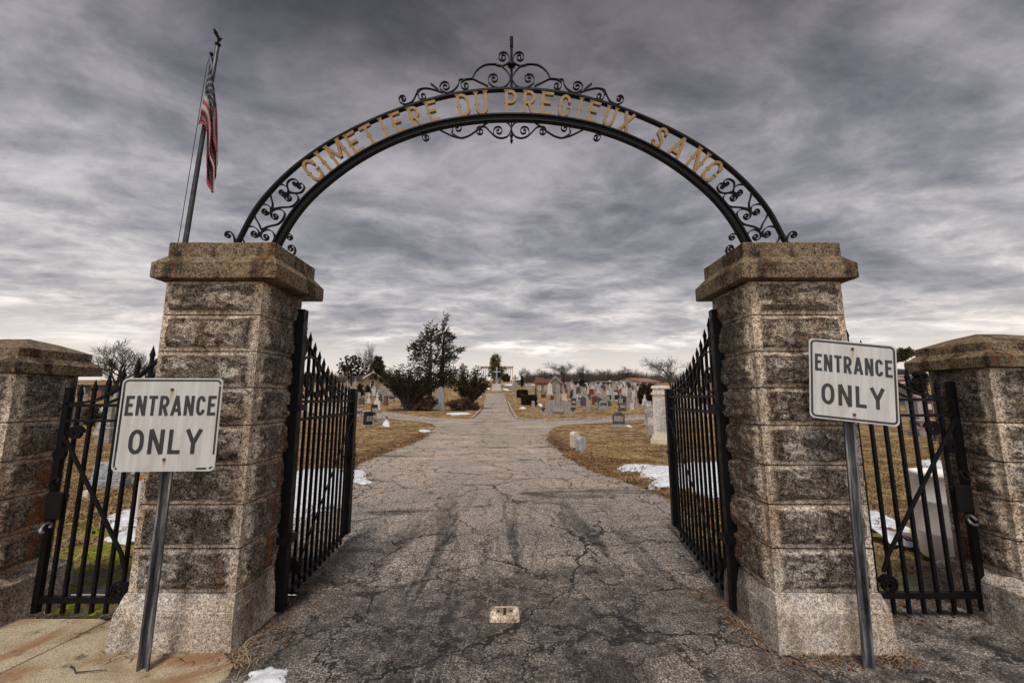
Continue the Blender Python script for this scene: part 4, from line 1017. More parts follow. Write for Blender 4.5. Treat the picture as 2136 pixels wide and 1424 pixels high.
g0 = W(1990, 1176, 0); r = .22
bp = empty('plastic_drum', (4.05, 4.62, 0), 0, 'white plastic drum standing on the grass behind the right walk gate', 'drum')
bp.location = Vector((at(1992, 1165, 4.25).x, 4.25, 0)); bp.scale = (.86, .86, .94)
mb = MB(); mb.lathe([(.25, 0), (.285, .03), (.29, .25), (.298, .27), (.298, .285), (.29, .305), (.29, .58), (.298, .60), (.298, .615), (.29, .635), (.285, .85), (.30, .87), (.30, .90), (.27, .905), (.265, .86)], 36); mb.build('barrel', M['plastic'], bp, smooth=True)

def snow_patch(pts, h, label, seed=0):
    P = [W(*p, 0) if G(*p).y < 24 else tuple(G(*p)[:2]) for p in pts]
    cx = sum(p[0] for p in P) / len(P); cy = sum(p[1] for p in P) / len(P)
    O = smooth_pts([(a - cx, b - cy) for a, b in P + [P[0]]], 12)[:-1]; n = len(O); rad = max(math.hypot(a, b) for a, b in O); rings = 7; V = []
    for k in range(rings + 1):
        f = 1 - k / rings
        for (a, b) in O:
            q = Vector((a * f * 2 + seed, b * f * 2, 0)); e = 1 + .42 * noise.fractal(Vector((a * f / rad * 3 + seed, b * f / rad * 5, 0)), .9, 2.2, 5) * min(1, f * 2)
            z = h * (1 - f ** 2.2) ** .6 + h * .35 * noise.noise(q * 1.5 + Vector((0, 0, 7))) * (1 - f)
            V.append((a * f * e, b * f * e, hz(cy + b * f * e) - hz(cy) + z - .035 - (.01 if k == 0 else 0)))
    Fc = [(k * n + i, k * n + (i + 1) % n, (k + 1) * n + (i + 1) % n, (k + 1) * n + i) for k in range(rings) for i in range(n)]
    o = quick('snow_patch', V, Fc, M['snow'], None, (cx, cy, hz(cy)), True); return tag(o, label, 'snow patch', 'patches of old snow')
for pts, h, lab in (
    ([(600, 985), (680, 975), (745, 972), (776, 990), (770, 1008), (735, 1012), (722, 1040), (700, 1072), (640, 1088), (570, 1080)], .10, 'large grey white snow heap seen through the left driveway gate leaf'),
    ([(1330, 985), (1360, 975), (1420, 965), (1470, 960), (1530, 965), (1540, 1030), (1480, 1040), (1430, 1022), (1385, 1015), (1355, 1003)], .10, 'snow heap reaching behind the right driveway gate leaf'),
    ([(1288, 972), (1310, 966), (1345, 966), (1360, 969), (1330, 978), (1300, 980)], .05, 'thin snow patch on the lawn just left of the right gate leaf'),
    ([(1800, 1058), (1822, 1060), (1860, 1078), (1890, 1092), (1893, 1102), (1850, 1094), (1800, 1090)], .05, 'narrow snow patch behind the bars of the right walk gate'),
    ([(1915, 960), (1945, 956), (1990, 960), (2000, 985), (1960, 985), (1925, 975)], .06, 'snow patch behind the top of the white drum'),
    ([(218, 1075), (240, 1065), (300, 1055), (330, 1075), (320, 1088), (250, 1098)], .05, 'upper of two snow patches behind the left walk gate'),
    ([(220, 1120), (250, 1105), (300, 1095), (330, 1110), (310, 1135), (255, 1130)], .05, 'lower of two snow patches behind the left walk gate'),
    ([(490, 1440), (520, 1395), (570, 1390), (604, 1398), (612, 1440), (560, 1450)], .065, 'rough white snow lump at the bottom edge of the photo'),
    ([(931, 861.5), (945, 860), (965, 859.5), (981, 861), (975, 863), (950, 864), (935, 863.8)], .08, 'long low snow patch in front of the bushes'),
    ([(873, 896), (885, 894.5), (897, 896.5), (895, 900.5), (880, 900)], .05, 'small snow patch at the lawn corner left of the drive'),
    ([(1304, 886.5), (1310, 885), (1318, 888.6), (1308, 888.8)], .05, 'strip of snow just right of the grey serp-topped headstone'),
    ([(1083, 850.5), (1090, 848.5), (1097, 850.3), (1090, 851.6)], .10, 'small snow patch left of the short stone post'),
    ([(1120, 843), (1127, 841), (1132, 845), (1127, 846.5)], .10, 'small snow patch right of the near box hedge'),
    ([(1022, 813), (1014, 811), (1010, 809), (1020, 808.5)], .12, 'snow patch left of the crucifix monument'),
    ([(1050, 813), (1049, 810), (1059, 811), (1062, 814)], .12, 'snow patch right of the crucifix monument'),
    ([(1048, 803.8), (1060, 801.5), (1085, 801), (1075, 803.4)], .15, 'long snow streak on the hill between the crucifix and the celtic cross'),
    ([(1093, 803.5), (1110, 801.8), (1122, 802.5), (1105, 804)], .15, 'snow streak on the hill left of the brick mausoleum'),
    ([(992, 826), (1004, 824), (1002, 828), (994, 829)], .10, 'snow patch on the slope left of the hill road'),
):
    snow_patch(pts, h, lab, len(lab))
# crumpled tarpaulin with a red stripe under the right walk gate view
mb = MB(); pa_, pb_ = at(1815, 1118, 4.9), at(1945, 1128, 4.6); nx, ny = 26, 8; V = []; mbm = []
for j in range(ny + 1):
    for i in range(nx + 1):
        a = i / nx; b = j / ny; p = pa_.lerp(pb_, a); V.append((p.x, p.y + (b - .5) * .5, .02 + .10 * math.sin(b * 3.14) * (1 - .5 * a) + .03 * noise.noise(Vector((a * 9, b * 5, 1)))))
for j in range(ny):
    for i in range(nx):
        mb.f.append((j * (nx + 1) + i, j * (nx + 1) + i + 1, (j + 1) * (nx + 1) + i + 1, (j + 1) * (nx + 1) + i)); mb.mi.append(1 if (1 <= j <= 2 and i > 8 and (i + j) % 5 < 4) else 0)
c = Vector((pa_.x, pa_.y, 0)); mb.v = [tuple(Vector(v) - c) for v in V]; o = mb.build('banner', [M['snow'], M['flagred']], None, c, True); o.modifiers.new('thick', 'SOLIDIFY').thickness = .01
tag(o, 'crumpled white banner with red stripes lying left of the drum', 'banner')

# tufts of dry grass at the plinth and along edges
def blades(name, pts, n, rad, hmin, hmax, m, label=None, wmul=1.0, flat=.5, kind='stuff'):
    """pts: list of (x,y,weight radius)"""
    P = np.array(pts); idx = nr.integers(0, len(P), n); ang = nr.random(n) * 2 * np.pi; rr = np.sqrt(nr.random(n)) * (P[idx, 2] if P.shape[1] > 2 else rad)
    bx = P[idx, 0] + np.cos(ang) * rr; by = P[idx, 1] + np.sin(ang) * rr; bz = np.array([hz(y) for y in by]) - .03
    h = hmin + (hmax - hmin) * nr.random(n) ** 1.6; th = nr.random(n) * 2 * np.pi; ln = h * (flat + nr.random(n) * 1.4)
    wd = (.0022 + .0025 * nr.random(n)) * wmul; px = -np.sin(th) * wd; py = np.cos(th) * wd
    a = np.stack([bx - px, by - py, bz], 1); b = np.stack([bx + px, by + py, bz], 1)
    mx = bx + np.cos(th) * ln * .45; my = by + np.sin(th) * ln * .45; c = np.stack([mx + px * .8, my + py * .8, bz + h * .8], 1); d = np.stack([mx - px * .8, my - py * .8, bz + h * .8], 1)
    e = np.stack([bx + np.cos(th) * ln, by + np.sin(th) * ln, bz + h * (.6 + .4 * nr.random(n))], 1)
    V = np.stack([a, b, c, d, e], 1).reshape(-1, 3); k = np.arange(n) * 5
    Fq = np.concatenate([np.stack([k, k + 1, k + 2], 1), np.stack([k, k + 2, k + 3], 1), np.stack([k + 3, k + 2, k + 4], 1)])
    o = quick(name, V, Fq, m); return tag(o, label, kind=kind)
base_pts = []
for i in range(30): f = i / 29; base_pts.append((-2.5 + .7 * f, 2.745, .025 if f < .7 else .06))
base_pts += [W(500 + 60 * rng.random() - 30, 1372 + 30 * rng.random(), 0) + (.07,) for _ in range(16)]
base_pts += [(-1.80 + .05 * rng.random(), 2.6 + .3 * rng.random(), .05) for _ in range(14)]
blades('dry_grass', base_pts, 650, .05, .015, .075, M['dry'], 'dry straw grass growing along the foot of the left pillar', 1.0, 1.0)
bp2 = [(1.72 + .8 * rng.random(), 2.74, .04) for _ in range(16)] + [(1.62, 2.8 + .6 * rng.random(), .05) for _ in range(8)] + [(-3.6 + 1.1 * rng.random(), 3.25, .05) for _ in range(10)] + [(2.5 + 1 * rng.random(), 3.3, .08) for _ in range(12)]
blades('dry_grass', bp2, 800, .05, .02, .07, M['dry'], 'short dry grass at the feet of the gate pillars', 1.0, 1.0)
# lawn blades: near lawns seen behind the gates and either side of the drive
lp = []
def lawn_side(x, y):
    i = min(range(len(A_)), key=lambda k: abs(A_[k][1] - y)); j = min(range(len(B_)), key=lambda k: abs(B_[k][1] - y))
    return x < A_[i][0] - .06 or x > B_[j][0] + .06
while len(lp) < 5200:
    y = 3.8 + 15.5 * rng.random() ** 1.5; x = (rng.random() * 2 - 1) * (y * 1.35 + .6)
    if 5.6 < y < 17.5 and lawn_side(x, y): lp.append((x, y, .12 + .012 * y))
lp += [(sg_ * (1.9 + 4.2 * rng.random()), 3.9 + 1.7 * rng.random(), .10) for sg_ in (-1, 1) for _ in range(110)]
blades('grass', lp, 125000, .2, .015, .05, M['blade'], 'tan winter lawn grass on both sides of the drive', 1.5, 1.0)

def litter(name, pts, n, size, m, label, zoff=.012):
    P = np.array(pts); idx = nr.integers(0, len(P), n); c = P[idx, :2] + nr.normal(0, 1, (n, 2)) * P[idx, 2:3]; z = np.array([hz(y) for y in c[:, 1]]) + zoff
    th = nr.random(n) * 6.283; s_ = size * (.5 + nr.random(n)); d1 = np.stack([np.cos(th), np.sin(th), nr.normal(0, .35, n)], 1) * s_[:, None]; d2 = np.stack([-np.sin(th), np.cos(th), nr.normal(0, .45, n)], 1) * s_[:, None] * .55
    c3 = np.stack([c[:, 0], c[:, 1], z], 1); V = np.stack([c3 - d1, c3 - d2, c3 + d1, c3 + d2 * .9], 1).reshape(-1, 3); k = np.arange(n) * 4
    return tag(quick(name, V, np.stack([k, k + 1, k + 2, k + 3], 1), m), label, kind='stuff')
ed = []
for P_ in (A_, B_):
    for (x, y) in P_:
        sg = -1 if P_ is A_ else 1; ed.append((x + sg * .22, y, .16)); ed.append((x + sg * .5, y, .35))
M['leaf'] = foliage('dead leaves', (.045, .022, .010), (.13, .062, .026), (.26, .15, .07))
litter('leaf_litter', ed, 9000, .022, M['leaf'], 'dead brown leaves gathered along the verges of the drive')
litter('leaf_litter', [(p_[0], p_[1], .35) for p_ in lp[::6]], 9000, .026, M['leaf'], 'dead leaves scattered over the near lawns', .02)
gp = [(-1.68, 2.75 + .12 * i, .10) for i in range(9)] + [(1.62, 2.75 + .12 * i, .09) for i in range(9)] + [(1.7 + .1 * i, 2.70, .05) for i in range(8)] + [(2.6 + .15 * i, 3.3, .16) for i in range(8)] + [(-2.6 - .12 * i, 3.28, .05) for i in range(9)]
litter('grit', gp, 2600, .008, M['leaf'], 'dark grit and leaf crumbs washed against the pillar feet', .006)
a_, b_ = W(148, 1388, .02), W(222, 1398, .02); mb = MB(); mb.tube([(0, 0, 0), (.05, -.03, .012), (.09, -.06, .004), (b_[0] - a_[0], b_[1] - a_[1], .008)], [.006, .004, .004, .002], 6)
tag(mb.build('twig', M['bark'], None, (a_[0], a_[1], .018)), 'short dark twig lying on the concrete pavement', 'twig')

# ------------------------------------------------------------------ headstones
def stone_mesh(kind, w_, h_, d_, mm):
    """list of (part name, MB, material)"""
    out = []; base = MB(); die = MB()
    if kind in ('slab', 'serp', 'round', 'gable'):
        bh = .16 * h_; base.box((-w_ / 2, -d_ / 2, -.05), (w_ / 2, d_ / 2, bh), .01)
        a = w_ * .40; z0 = bh; z1_ = h_
        if kind == 'slab': O = [(-a, z0), (a, z0), (a, z1_)] + [(a * math.cos(t) , z1_ + .02 * math.sin(t)) for t in np.linspace(.3, 2.8, 5)] + [(-a, z1_)]
        elif kind == 'serp': O = [(-a, z0), (a, z0), (a, z1_ * .86), (a * .72, z1_ * .90), (a * .45, z1_ * .98), (0, z1_), (-a * .45, z1_ * .98), (-a * .72, z1_ * .90), (-a, z1_ * .86)]
        elif kind == 'gable': O = [(-a, z0), (a, z0), (a, z1_ * .86), (0, z1_), (-a, z1_ * .86)]
        else: O = [(-a, z0), (a, z0)] + arc(0, h_ - a * .8, a, a * .8, 0, 180, 12)
        die.prism(O, -d_ * .32, d_ * .32); out = [('base', base), ('die', die)]
    elif kind == 'tablet':
        a = w_ / 2; die.prism([(-a, -.05), (a, -.05)] + arc(0, h_ - a * .75, a, a * .75, 0, 180, 14), -d_ / 2, d_ / 2); out = [('die', die)]
    elif kind == 'post':
        base.box((-w_ / 2, -w_ / 2, -.05), (w_ / 2, w_ / 2, .12 * h_)); die.box((-w_ * .36, -w_ * .36, .12 * h_), (w_ * .36, w_ * .36, h_), .01); out = [('base', base), ('die', die)]
    elif kind == 'obelisk':
        base.box((-w_ / 2, -w_ / 2, -.05), (w_ / 2, w_ / 2, .10 * h_)); base.box((-w_ * .40, -w_ * .40, .10 * h_), (w_ * .40, w_ * .40, .34 * h_), .01); base.box((-w_ * .44, -w_ * .44, .34 * h_), (w_ * .44, w_ * .44, .38 * h_), .04)
        die.box((-w_ * .26, -w_ * .26, .38 * h_), (w_ * .26, w_ * .26, .92 * h_), w_ * .09); die.box((-w_ * .17, -w_ * .17, .92 * h_), (w_ * .17, w_ * .17, h_), w_ * .16); out = [('base', base), ('shaft', die)]
    elif kind == 'cross':
        base.box((-w_ / 2, -d_ / 2, -.05), (w_ / 2, d_ / 2, .12 * h_), .01); base.box((-w_ * .34, -d_ * .38, .12 * h_), (w_ * .34, d_ * .38, .45 * h_), .03)
        t = w_ * .10; die.prism([(-t, .45 * h_), (t, .45 * h_), (t, .74 * h_), (w_ * .32, .74 * h_), (w_ * .32, .74 * h_ + 2 * t), (t, .74 * h_ + 2 * t), (t, h_), (-t, h_), (-t, .74 * h_ + 2 * t), (-w_ * .32, .74 * h_ + 2 * t), (-w_ * .32, .74 * h_), (-t, .74 * h_)], -t, t); out = [('pedestal', base), ('cross', die)]
    elif kind == 'urn':
        base.box((-w_ / 2, -d_ / 2, -.05), (w_ / 2, d_ / 2, .14 * h_), .01); base.box((-w_ * .38, -d_ * .40, .14 * h_), (w_ * .38, d_ * .40, .62 * h_), .01); base.box((-w_ * .44, -d_ * .46, .62 * h_), (w_ * .44, d_ * .46, .70 * h_), .03)
        die.lathe([(w_ * .10, 0), (w_ * .08, .05 * h_), (w_ * .2, .13 * h_), (w_ * .19, .20 * h_), (w_ * .08, .24 * h_), (w_ * .03, .30 * h_)], 12, (0, 0, .70 * h_)); out = [('pedestal', base), ('urn', die)]
    elif kind == 'statue':
        base.box((-w_ / 2, -d_ / 2, -.05), (w_ / 2, d_ / 2, .14 * h_), .01); base.box((-w_ * .40, -d_ * .40, .14 * h_), (w_ * .40, d_ * .40, .55 * h_), .02)
        die.tube([(0, 0, .55 * h_), (0, 0, .62 * h_), (0, -.01, .76 * h_), (0, 0, .85 * h_), (0, 0, .89 * h_), (0, 0, .92 * h_), (0, 0, .96 * h_), (0, 0, h_)], [w_ * .22, w_ * .19, w_ * .13, w_ * .16, w_ * .05, w_ * .085, w_ * .085, w_ * .02], 10)
        for s_ in (-1, 1): die.tube([(s_ * w_ * .14, 0, .85 * h_), (s_ * w_ * .20, -.02, .78 * h_), (s_ * w_ * .05, -w_ * .15, .76 * h_)], [w_ * .05, w_ * .045, w_ * .03], 6)
        out = [('pedestal', base), ('figure', die)]
    elif kind == 'bench':
        base.box((-w_ / 2, -d_ / 2, -.05), (w_ / 2, d_ / 2, .3 * h_)); die.box((-w_ * .46, -d_ * .4, .3 * h_), (w_ * .46, d_ * .4, h_), .02); out = [('base', base), ('die', die)]
    return [(n, b, mm) for n, b in out]
NAMES = dict(slab='headstone', serp='headstone', round='headstone', gable='headstone', tablet='headstone', post='grave_marker', obelisk='obelisk', cross='grave_cross', urn='urn_monument', statue='grave_statue', bench='headstone')
CATS = dict(slab='headstone', serp='headstone', round='headstone', gable='headstone', tablet='headstone', post='grave marker', obelisk='obelisk', cross='grave cross', urn='monument', statue='statue', bench='headstone')
def hs(kind, px, py, wpx, hpx, col, label, yaw=0.0, dfac=.38, group=None, basecol=None):
    p = G(px, py); k = PXM(p); w_, h_ = wpx * k, hpx * k
    root = empty(NAMES[kind], p, R(yaw), label, CATS[kind], group)
    for nme, b, mm in stone_mesh(kind, w_, h_, min(w_ * dfac, .6) if kind not in ('obelisk', 'post') else w_, HS[col]):
        o = b.build(nme, HS[basecol] if (basecol and nme == 'base') else mm, root); o.modifiers.new('bevel', 'BEVEL').width = .012
    if kind in ('slab', 'serp', 'round') and hpx > 13:
        d_ = min(w_ * dfac, .6); q = MB(); q.box((-w_ * .30, -d_ * .32 - .014, h_ * .38), (w_ * .30, -d_ * .32 - .003, h_ * .74)); q.build('inscription_panel', HS['dark' if col in ('grey', 'pale', 'blue', 'cream') and hpx % 2 else 'grey' if col in ('black', 'dark') else 'pale'], root)
    return root
hs('tablet', 1199, 932, 19, 32, 'cream', 'rear and yellower of the two small round-topped stones near the drive', 38, .62)
hs('tablet', 1212, 937.5, 20, 27.5, 'blue', 'front and bluer of the two small round-topped stones near the drive', 38, .62)
hs('serp', 1291, 889.5, 31, 30, 'dark', 'dark grey headstone on a wide base, alone on the right lawn', -14, .42, None, 'grey')
hs('slab', 1361, 903.5, 26, 44, 'grey', 'grey headstone directly left of the tall cream monument', -20, .5)
hs('slab', 1354, 884, 19, 29, 'blue', 'pale blue grey headstone behind the grey one beside the cream monument', -20, .45)
hs('slab', 1352, 855, 18, 18, 'blue', 'light blue grey headstone right of the rusty arborvitae', 0)
hs('round', 1258.6, 852, 23, 17, 'grey', 'grey round-topped headstone on a wide base, front row right', 0)
hs('post', 1226.6, 854, 11, 18, 'grey', 'grey square marker left of the wide round-topped headstone', 0)
hs('post', 1244, 851, 9, 12, 'grey', 'small grey marker touching the wide round-topped headstone', 0)
hs('slab', 1298, 856, 18, 15, 'dark', 'dark grey headstone in the front row nearest the branch road', 8)
hs('tablet', 1318, 853.5, 9, 13, 'pale', 'small white tablet right of the front row dark headstone', 10)
hs('slab', 1313.5, 847, 17, 13, 'grey', 'grey slab behind the small white tablet', 8)
hs('post', 1272, 846.5, 8, 11, 'dark', 'small dark marker behind the front row, right of the round-topped stone', 0)
hs('slab', 1197, 847.5, 12, 16, 'black', 'black polished headstone just right of the winged cross monument', 0, .38, None, 'grey')
hs('slab', 1207, 846, 9, 11, 'grey', 'small grey headstone right of the black polished one', 0)
hs('slab', 1270.4, 836, 12, 12, 'black', 'black headstone with pale surround in the middle rows', 0, .38, None, 'pale')
hs('urn', 1177, 836, 13, 20, 'pale', 'pale urn monument behind the right wing of the cross monument', 0)
hs('round', 1248.5, 831, 13, 16, 'pale', 'pale round-topped monument in the middle rows', 0)
hs('slab', 1213, 839, 16, 12, 'red', 'wide red granite headstone in the middle rows', 10)
hs('slab', 1202, 833.5, 9, 11, 'red', 'narrow red granite headstone left of the wide red one', 0)
hs('slab', 1230, 832, 9, 9, 'red', 'small red headstone left of the pale round-topped monument', 0)
hs('slab', 1303, 838.5, 9, 12, 'red', 'narrow red granite headstone right of the black pair', 20)
hs('slab', 1312, 834, 11, 8, 'black', 'low black headstone right of the narrow red one', 0)
hs('slab', 1286.5, 835, 11, 11, 'black', 'square black headstone on a pale base', 0, .38, None, 'pale')
hs('slab', 1293, 841, 7, 6, 'red', 'tiny red headstone in front of the black one', 0)
hs('gable', 1314.5, 830, 11, 15, 'grey', 'grey gabled headstone left of the rusty arborvitae', 15)
hs('slab', 1322, 827, 8, 12, 'pale', 'pale upright headstone touching the grey gabled one', 15)
hs('slab', 1134, 829, 12, 7, 'red', 'low reddish headstone in front of the stone mausoleum', 0)
hs('slab', 1152, 833, 10, 8, 'red', 'low red headstone left of the winged cross monument', 0)
hs('gable', 1147, 822, 12, 24, 'pale', 'tall pale pointed monument against the stone mausoleum', 0, .5)
hs('post', 1112, 852, 9, 16, 'grey', 'short grey stone post beside the near box hedge', 0)
hs('post', 1090.5, 829.5, 4, 7, 'pale', 'tiny white marker in front of the far box hedge', 0)
hs('post', 1117.5, 822, 5, 14, 'dark', 'dark narrow marker at the left corner of the stone mausoleum', 0)
hs('slab', 767, 890.5, 24, 31, 'black', 'black upright headstone on a pale base just right of the left gate leaf', 62, .5, None, 'grey')
hs('slab', 789.5, 883, 15, 28, 'grey', 'grey headstone right of the black upright one, left lawn', 40, .5)
hs('slab', 780, 870, 16, 26, 'black', 'black headstone behind the front pair on the left lawn', 30, .45, None, 'grey')
hs('statue', 786, 858, 16, 40, 'pale', 'pale pedestal with a dark figure behind the black headstones', 20, .7)
hs('slab', 749.5, 868, 14, 15, 'blue', 'pale headstone beside the free end of the left gate leaf', -25, .5)
hs('cross', 769.5, 840, 12, 21, 'pale', 'pale headstone topped by a small cross, left field', 0)
hs('slab', 754, 843, 14, 12, 'dark', 'dark grey slab left of the small cross headstone', 0)
hs('slab', 816, 838, 17, 17, 'grey', 'square grey headstone left of the big spreading yew', -20, .5)
hs('post', 804.6, 844, 9, 19, 'brown', 'rusty brown upright marker left of the square grey headstone', 0)
hs('slab', 830, 833, 20, 14, 'blue', 'wide blue grey headstone partly behind the spreading yew', 0)
hs('slab', 813, 820, 17, 13, 'grey', 'grey slab in the upper row left of the yew', 0)
hs('gable', 799, 826, 17, 22, 'grey', 'tall grey monument in front of the stone chapel', 15, .5)
hs('slab', 841, 848, 12, 15, 'dark', 'dark grey headstone at the trunk of the spreading yew', -10)
hs('cross', 740, 824, 14, 34, 'grey', 'tall stone with a cross on top above the left gate leaf', 0)
hs('urn', 779, 824, 12, 19, 'pale', 'pale urn monument below the chapel door', 0)
hs('cross', 684.5, 800, 11, 30, 'dark', 'dark celtic cross seen above the left gate leaf spears', 0)
# seen through the left walk gate
hs('bench', 228, 1013, 66, 48, 'blue', 'big blue grey headstone with a wide veined base behind the left sign', 8, .35)
hs('slab', 290, 1003, 40, 38, 'grey', 'grey veined headstone right of the big blue grey one behind the left sign', 8, .4)
hs('tablet', 179, 1036, 14, 14, 'cream', 'tiny rounded cream stone low in the grass behind the left walk gate', 10, .6)
hs('obelisk', 222, 922, 26, 82, 'grey', 'tall grey pedestal monument just left of the upright sign', 10)
hs('bench', 170, 885, 34, 40, 'dark', 'dark wide monument behind the upper bars of the left walk gate', 15, .4)
hs('slab', 246, 936, 22, 22, 'grey', 'low grey headstone half hidden by the left edge of the upright sign', 5)
hs('slab', 203, 905, 14, 30, 'pale', 'pale slim headstone between the dark monument and the grey pedestal', 5)
# seen through the right walk gate
hs('obelisk', 1925, 908, 34, 88, 'grey', 'grey pedestal monument behind the right walk gate, flag at its foot', -10)
hs('slab', 1968, 918, 38, 17, 'dark', 'low dark headstone right of the grey pedestal behind the right walk gate', -8)
hs('slab', 1938, 866, 18, 32, 'red', 'red marker on a post behind the upper bars of the right walk gate', 0)
hs('cross', 1897, 868, 14, 46, 'grey', 'grey cross monument right of the tilted sign edge', 0)
hs('bench', 1880, 842, 30, 30, 'dark', 'dark broad monument immediately right of the tilted sign', 0)
hs('slab', 640, 846, 16, 20, 'pale', 'pale headstone seen between the spears beside the left hinge post', 0)
hs('slab', 655, 872, 12, 15, 'pale', 'small white headstone seen through the left leaf near the hinge', 0)
hs('post', 700, 850, 10, 16, 'grey', 'small grey marker seen through the middle of the left leaf', 0)
hs('slab', 676, 838, 14, 14, 'grey', 'grey headstone seen through the scrolls of the left leaf', 0)
hs('slab', 720, 862, 14, 14, 'dark', 'dark headstone seen through the left leaf near its free end', 0)
for (px, py, wd, ht, cc, lb) in ((1420, 858, 16, 22, 'grey', 'grey headstone seen through the middle bars of the right leaf'), (1446, 850, 14, 18, 'pale', 'pale headstone seen through the right leaf below its big scroll'), (1470, 868, 16, 24, 'blue', 'blue grey headstone seen through the right leaf near the hinge'), (1404, 842, 10, 14, 'red', 'red headstone behind the free end of the right leaf')):
    hs('slab', px, py, wd, ht, cc, lb, 0)
# far crowded rows
lib = {}
def proto(kind, col):
    key = (kind, col)
    if key not in lib:
        r_ = empty(NAMES[kind], (0, 0, -500)); w_, h_ = dict(slab=(1.0, .95), serp=(1.0, 1.05), round=(.9, 1.1), gable=(.8, 1.3), cross=(.7, 1.45), obelisk=(.7, 1.9), urn=(.7, 1.35), statue=(.7, 1.5), post=(.45, .9))[kind]
        for nme, b, mm in stone_mesh(kind, w_, h_, .42 if kind not in ('obelisk', 'post') else w_, HS[col]): b.build(nme, mm, r_)
        tag(r_, 'x', CATS[kind]); lib[key] = [r_, False]
    return lib[key]
def place(kind, col, p, sc, yaw, label, group):
    L_ = proto(kind, col)
    if not L_[1]: r_ = L_[0]; L_[1] = True
    else: r_ = copy_tree(L_[0])
    r_.location = p; r_.scale = (sc, sc, sc); r_.rotation_euler = (R(rng.gauss(0, 1.6)), R(rng.gauss(0, 2.0)), R(yaw)); r_['label'] = label; r_['group'] = group
kinds = ['slab'] * 8 + ['serp'] * 4 + ['round'] * 3 + ['gable'] * 2 + ['cross'] * 3 + ['obelisk'] * 1 + ['urn'] * 2 + ['statue'] * 1 + ['post'] * 2
cols = ['grey'] * 9 + ['pale'] * 5 + ['blue'] * 3 + ['black'] * 5 + ['dark'] * 7 + ['red'] * 3 + ['brown']
word_k = dict(slab='slab headstone', serp='curved-top headstone', round='round-topped headstone', gable='pointed headstone', cross='stone cross', obelisk='obelisk', urn='urn-topped monument', statue='figure on a pedestal', post='square marker')
word_c = dict(grey='grey', pale='whitish', blue='blue grey', black='black', dark='dark grey', red='red', brown='brown')
zone_t = {'r': 'in the far crowded rows right of the mausoleum', 'm': 'in the middle rows right of the winged cross monument', 'l': 'on the far slope around the small chapel', 'w': 'on the distant field behind the right walk gate', 'v': 'on the distant field behind the left walk gate', 'g': 'on the field seen through the open right leaf', 'h': 'on the field seen through the open left leaf'}
taken = []
def scatter(zone, n, x0, x1, y0, y1):
    k = 0; tries = 0
    while k < n and tries < n * 20:
        tries += 1
        px = x0 + (x1 - x0) * rng.random(); row = rng.randrange(0, 9); py = y0 + (y1 - y0) * (row / 8) ** 1.25 + rng.random() * .6; p = G(px, py)
        if any((p - q).length < 1.25 for q in taken): continue
        taken.append(p); kd = rng.choice(kinds); cc = rng.choice(cols)
        if cc in ('red', 'black', 'brown') and kd not in ('slab', 'serp'): cc = rng.choice(('grey', 'pale', 'blue'))
        place(kd, cc, p, .66 + .36 * rng.random(), rng.uniform(-18, 18), '%s %s %s' % (word_c[cc], word_k[kd], zone_t[zone]), 'distant headstones ' + zone_t[zone]); k += 1
scatter('r', 165, 1180, 1345, 801.5, 826)
scatter('m', 34, 1195, 1345, 828, 848)
scatter('l', 30, 716, 830, 812, 836)
scatter('w', 12, 1868, 2010, 830, 870)
scatter('v', 12, 150, 300, 830, 880)
scatter('g', 16, 1400, 1500, 815, 850)
scatter('h', 16, 625, 735, 815, 850)

# tall cream monument on the right lawn
p = G(1384, 922); k = PXM(p)
mo = empty('tall_monument', p, R(-24), 'tall cream granite monument with arched panel beside the right gate leaf', 'monument')
w_, d_, h_ = 48 * k, 34 * k, 117 * k
mb = MB(); mb.box((-w_ * .5, -d_ * .6, -.05), (w_ * .5, d_ * .6, h_ * .06)); mb.box((-w_ * .44, -d_ * .52, h_ * .06), (w_ * .44, d_ * .52, h_ * .14), .02); mb.build('base', HS['cream'], mo)
mb = MB(); mb.box((-w_ * .36, -d_ * .42, h_ * .14), (w_ * .36, d_ * .42, h_ * .84), .02); mb.build('shaft', HS['cream'], mo)
mb = MB(); mb.box((-w_ * .40, -d_ * .46, h_ * .84), (w_ * .40, d_ * .46, h_ * .88)); mb.box((-w_ * .33, -d_ * .38, h_ * .88), (w_ * .33, d_ * .38, h_ * .955)); mb.box((-w_ * .39, -d_ * .45, h_ * .955), (w_ * .39, d_ * .45, h_), .03); mb.build('capital', HS['cream'], mo)
mb = MB(); mb.prism([(-w_ * .22, h_ * .22), (w_ * .22, h_ * .22)] + arc(0, h_ * .70, w_ * .22, h_ * .09, 0, 180, 10), -d_ * .42 - .012, -d_ * .40); mb.build('panel', HS['pale'], mo)

# winged cross monument
p = G(1164, 862.5); k = PXM(p)
cm = empty('cross_monument', p, R(-3), 'winged grey monument with a central pier beside the branch road kerb', 'monument')
mb = MB(); mb.box((-38 * k, -.5, -.05), (34 * k, .5, 4.5 * k)); mb.box((-12 * k, -.62, 4.4 * k), (12 * k, .62, 9 * k), .03); mb.build('base', HS['grey'], cm)
for s_ in (-1, 1):
    mb = MB(); mb.prism([(s_ * 6 * k, 4.5 * k), (s_ * 26 * k, 4.5 * k), (s_ * 27 * k, 22 * k), (s_ * 22 * k, 25 * k), (s_ * 6 * k, 30 * k)], -.2, .2); mb.build('wing', HS['grey'], cm)
    mb = MB(); mb.lathe([(2 * k, 0), (1.5 * k, 2 * k), (5 * k, 5.5 * k), (5.5 * k, 7.5 * k), (4 * k, 8 * k)], 14, (s_ * 31 * k, -.1, 4.5 * k)); mb.build('urn', HS['dark'], cm)
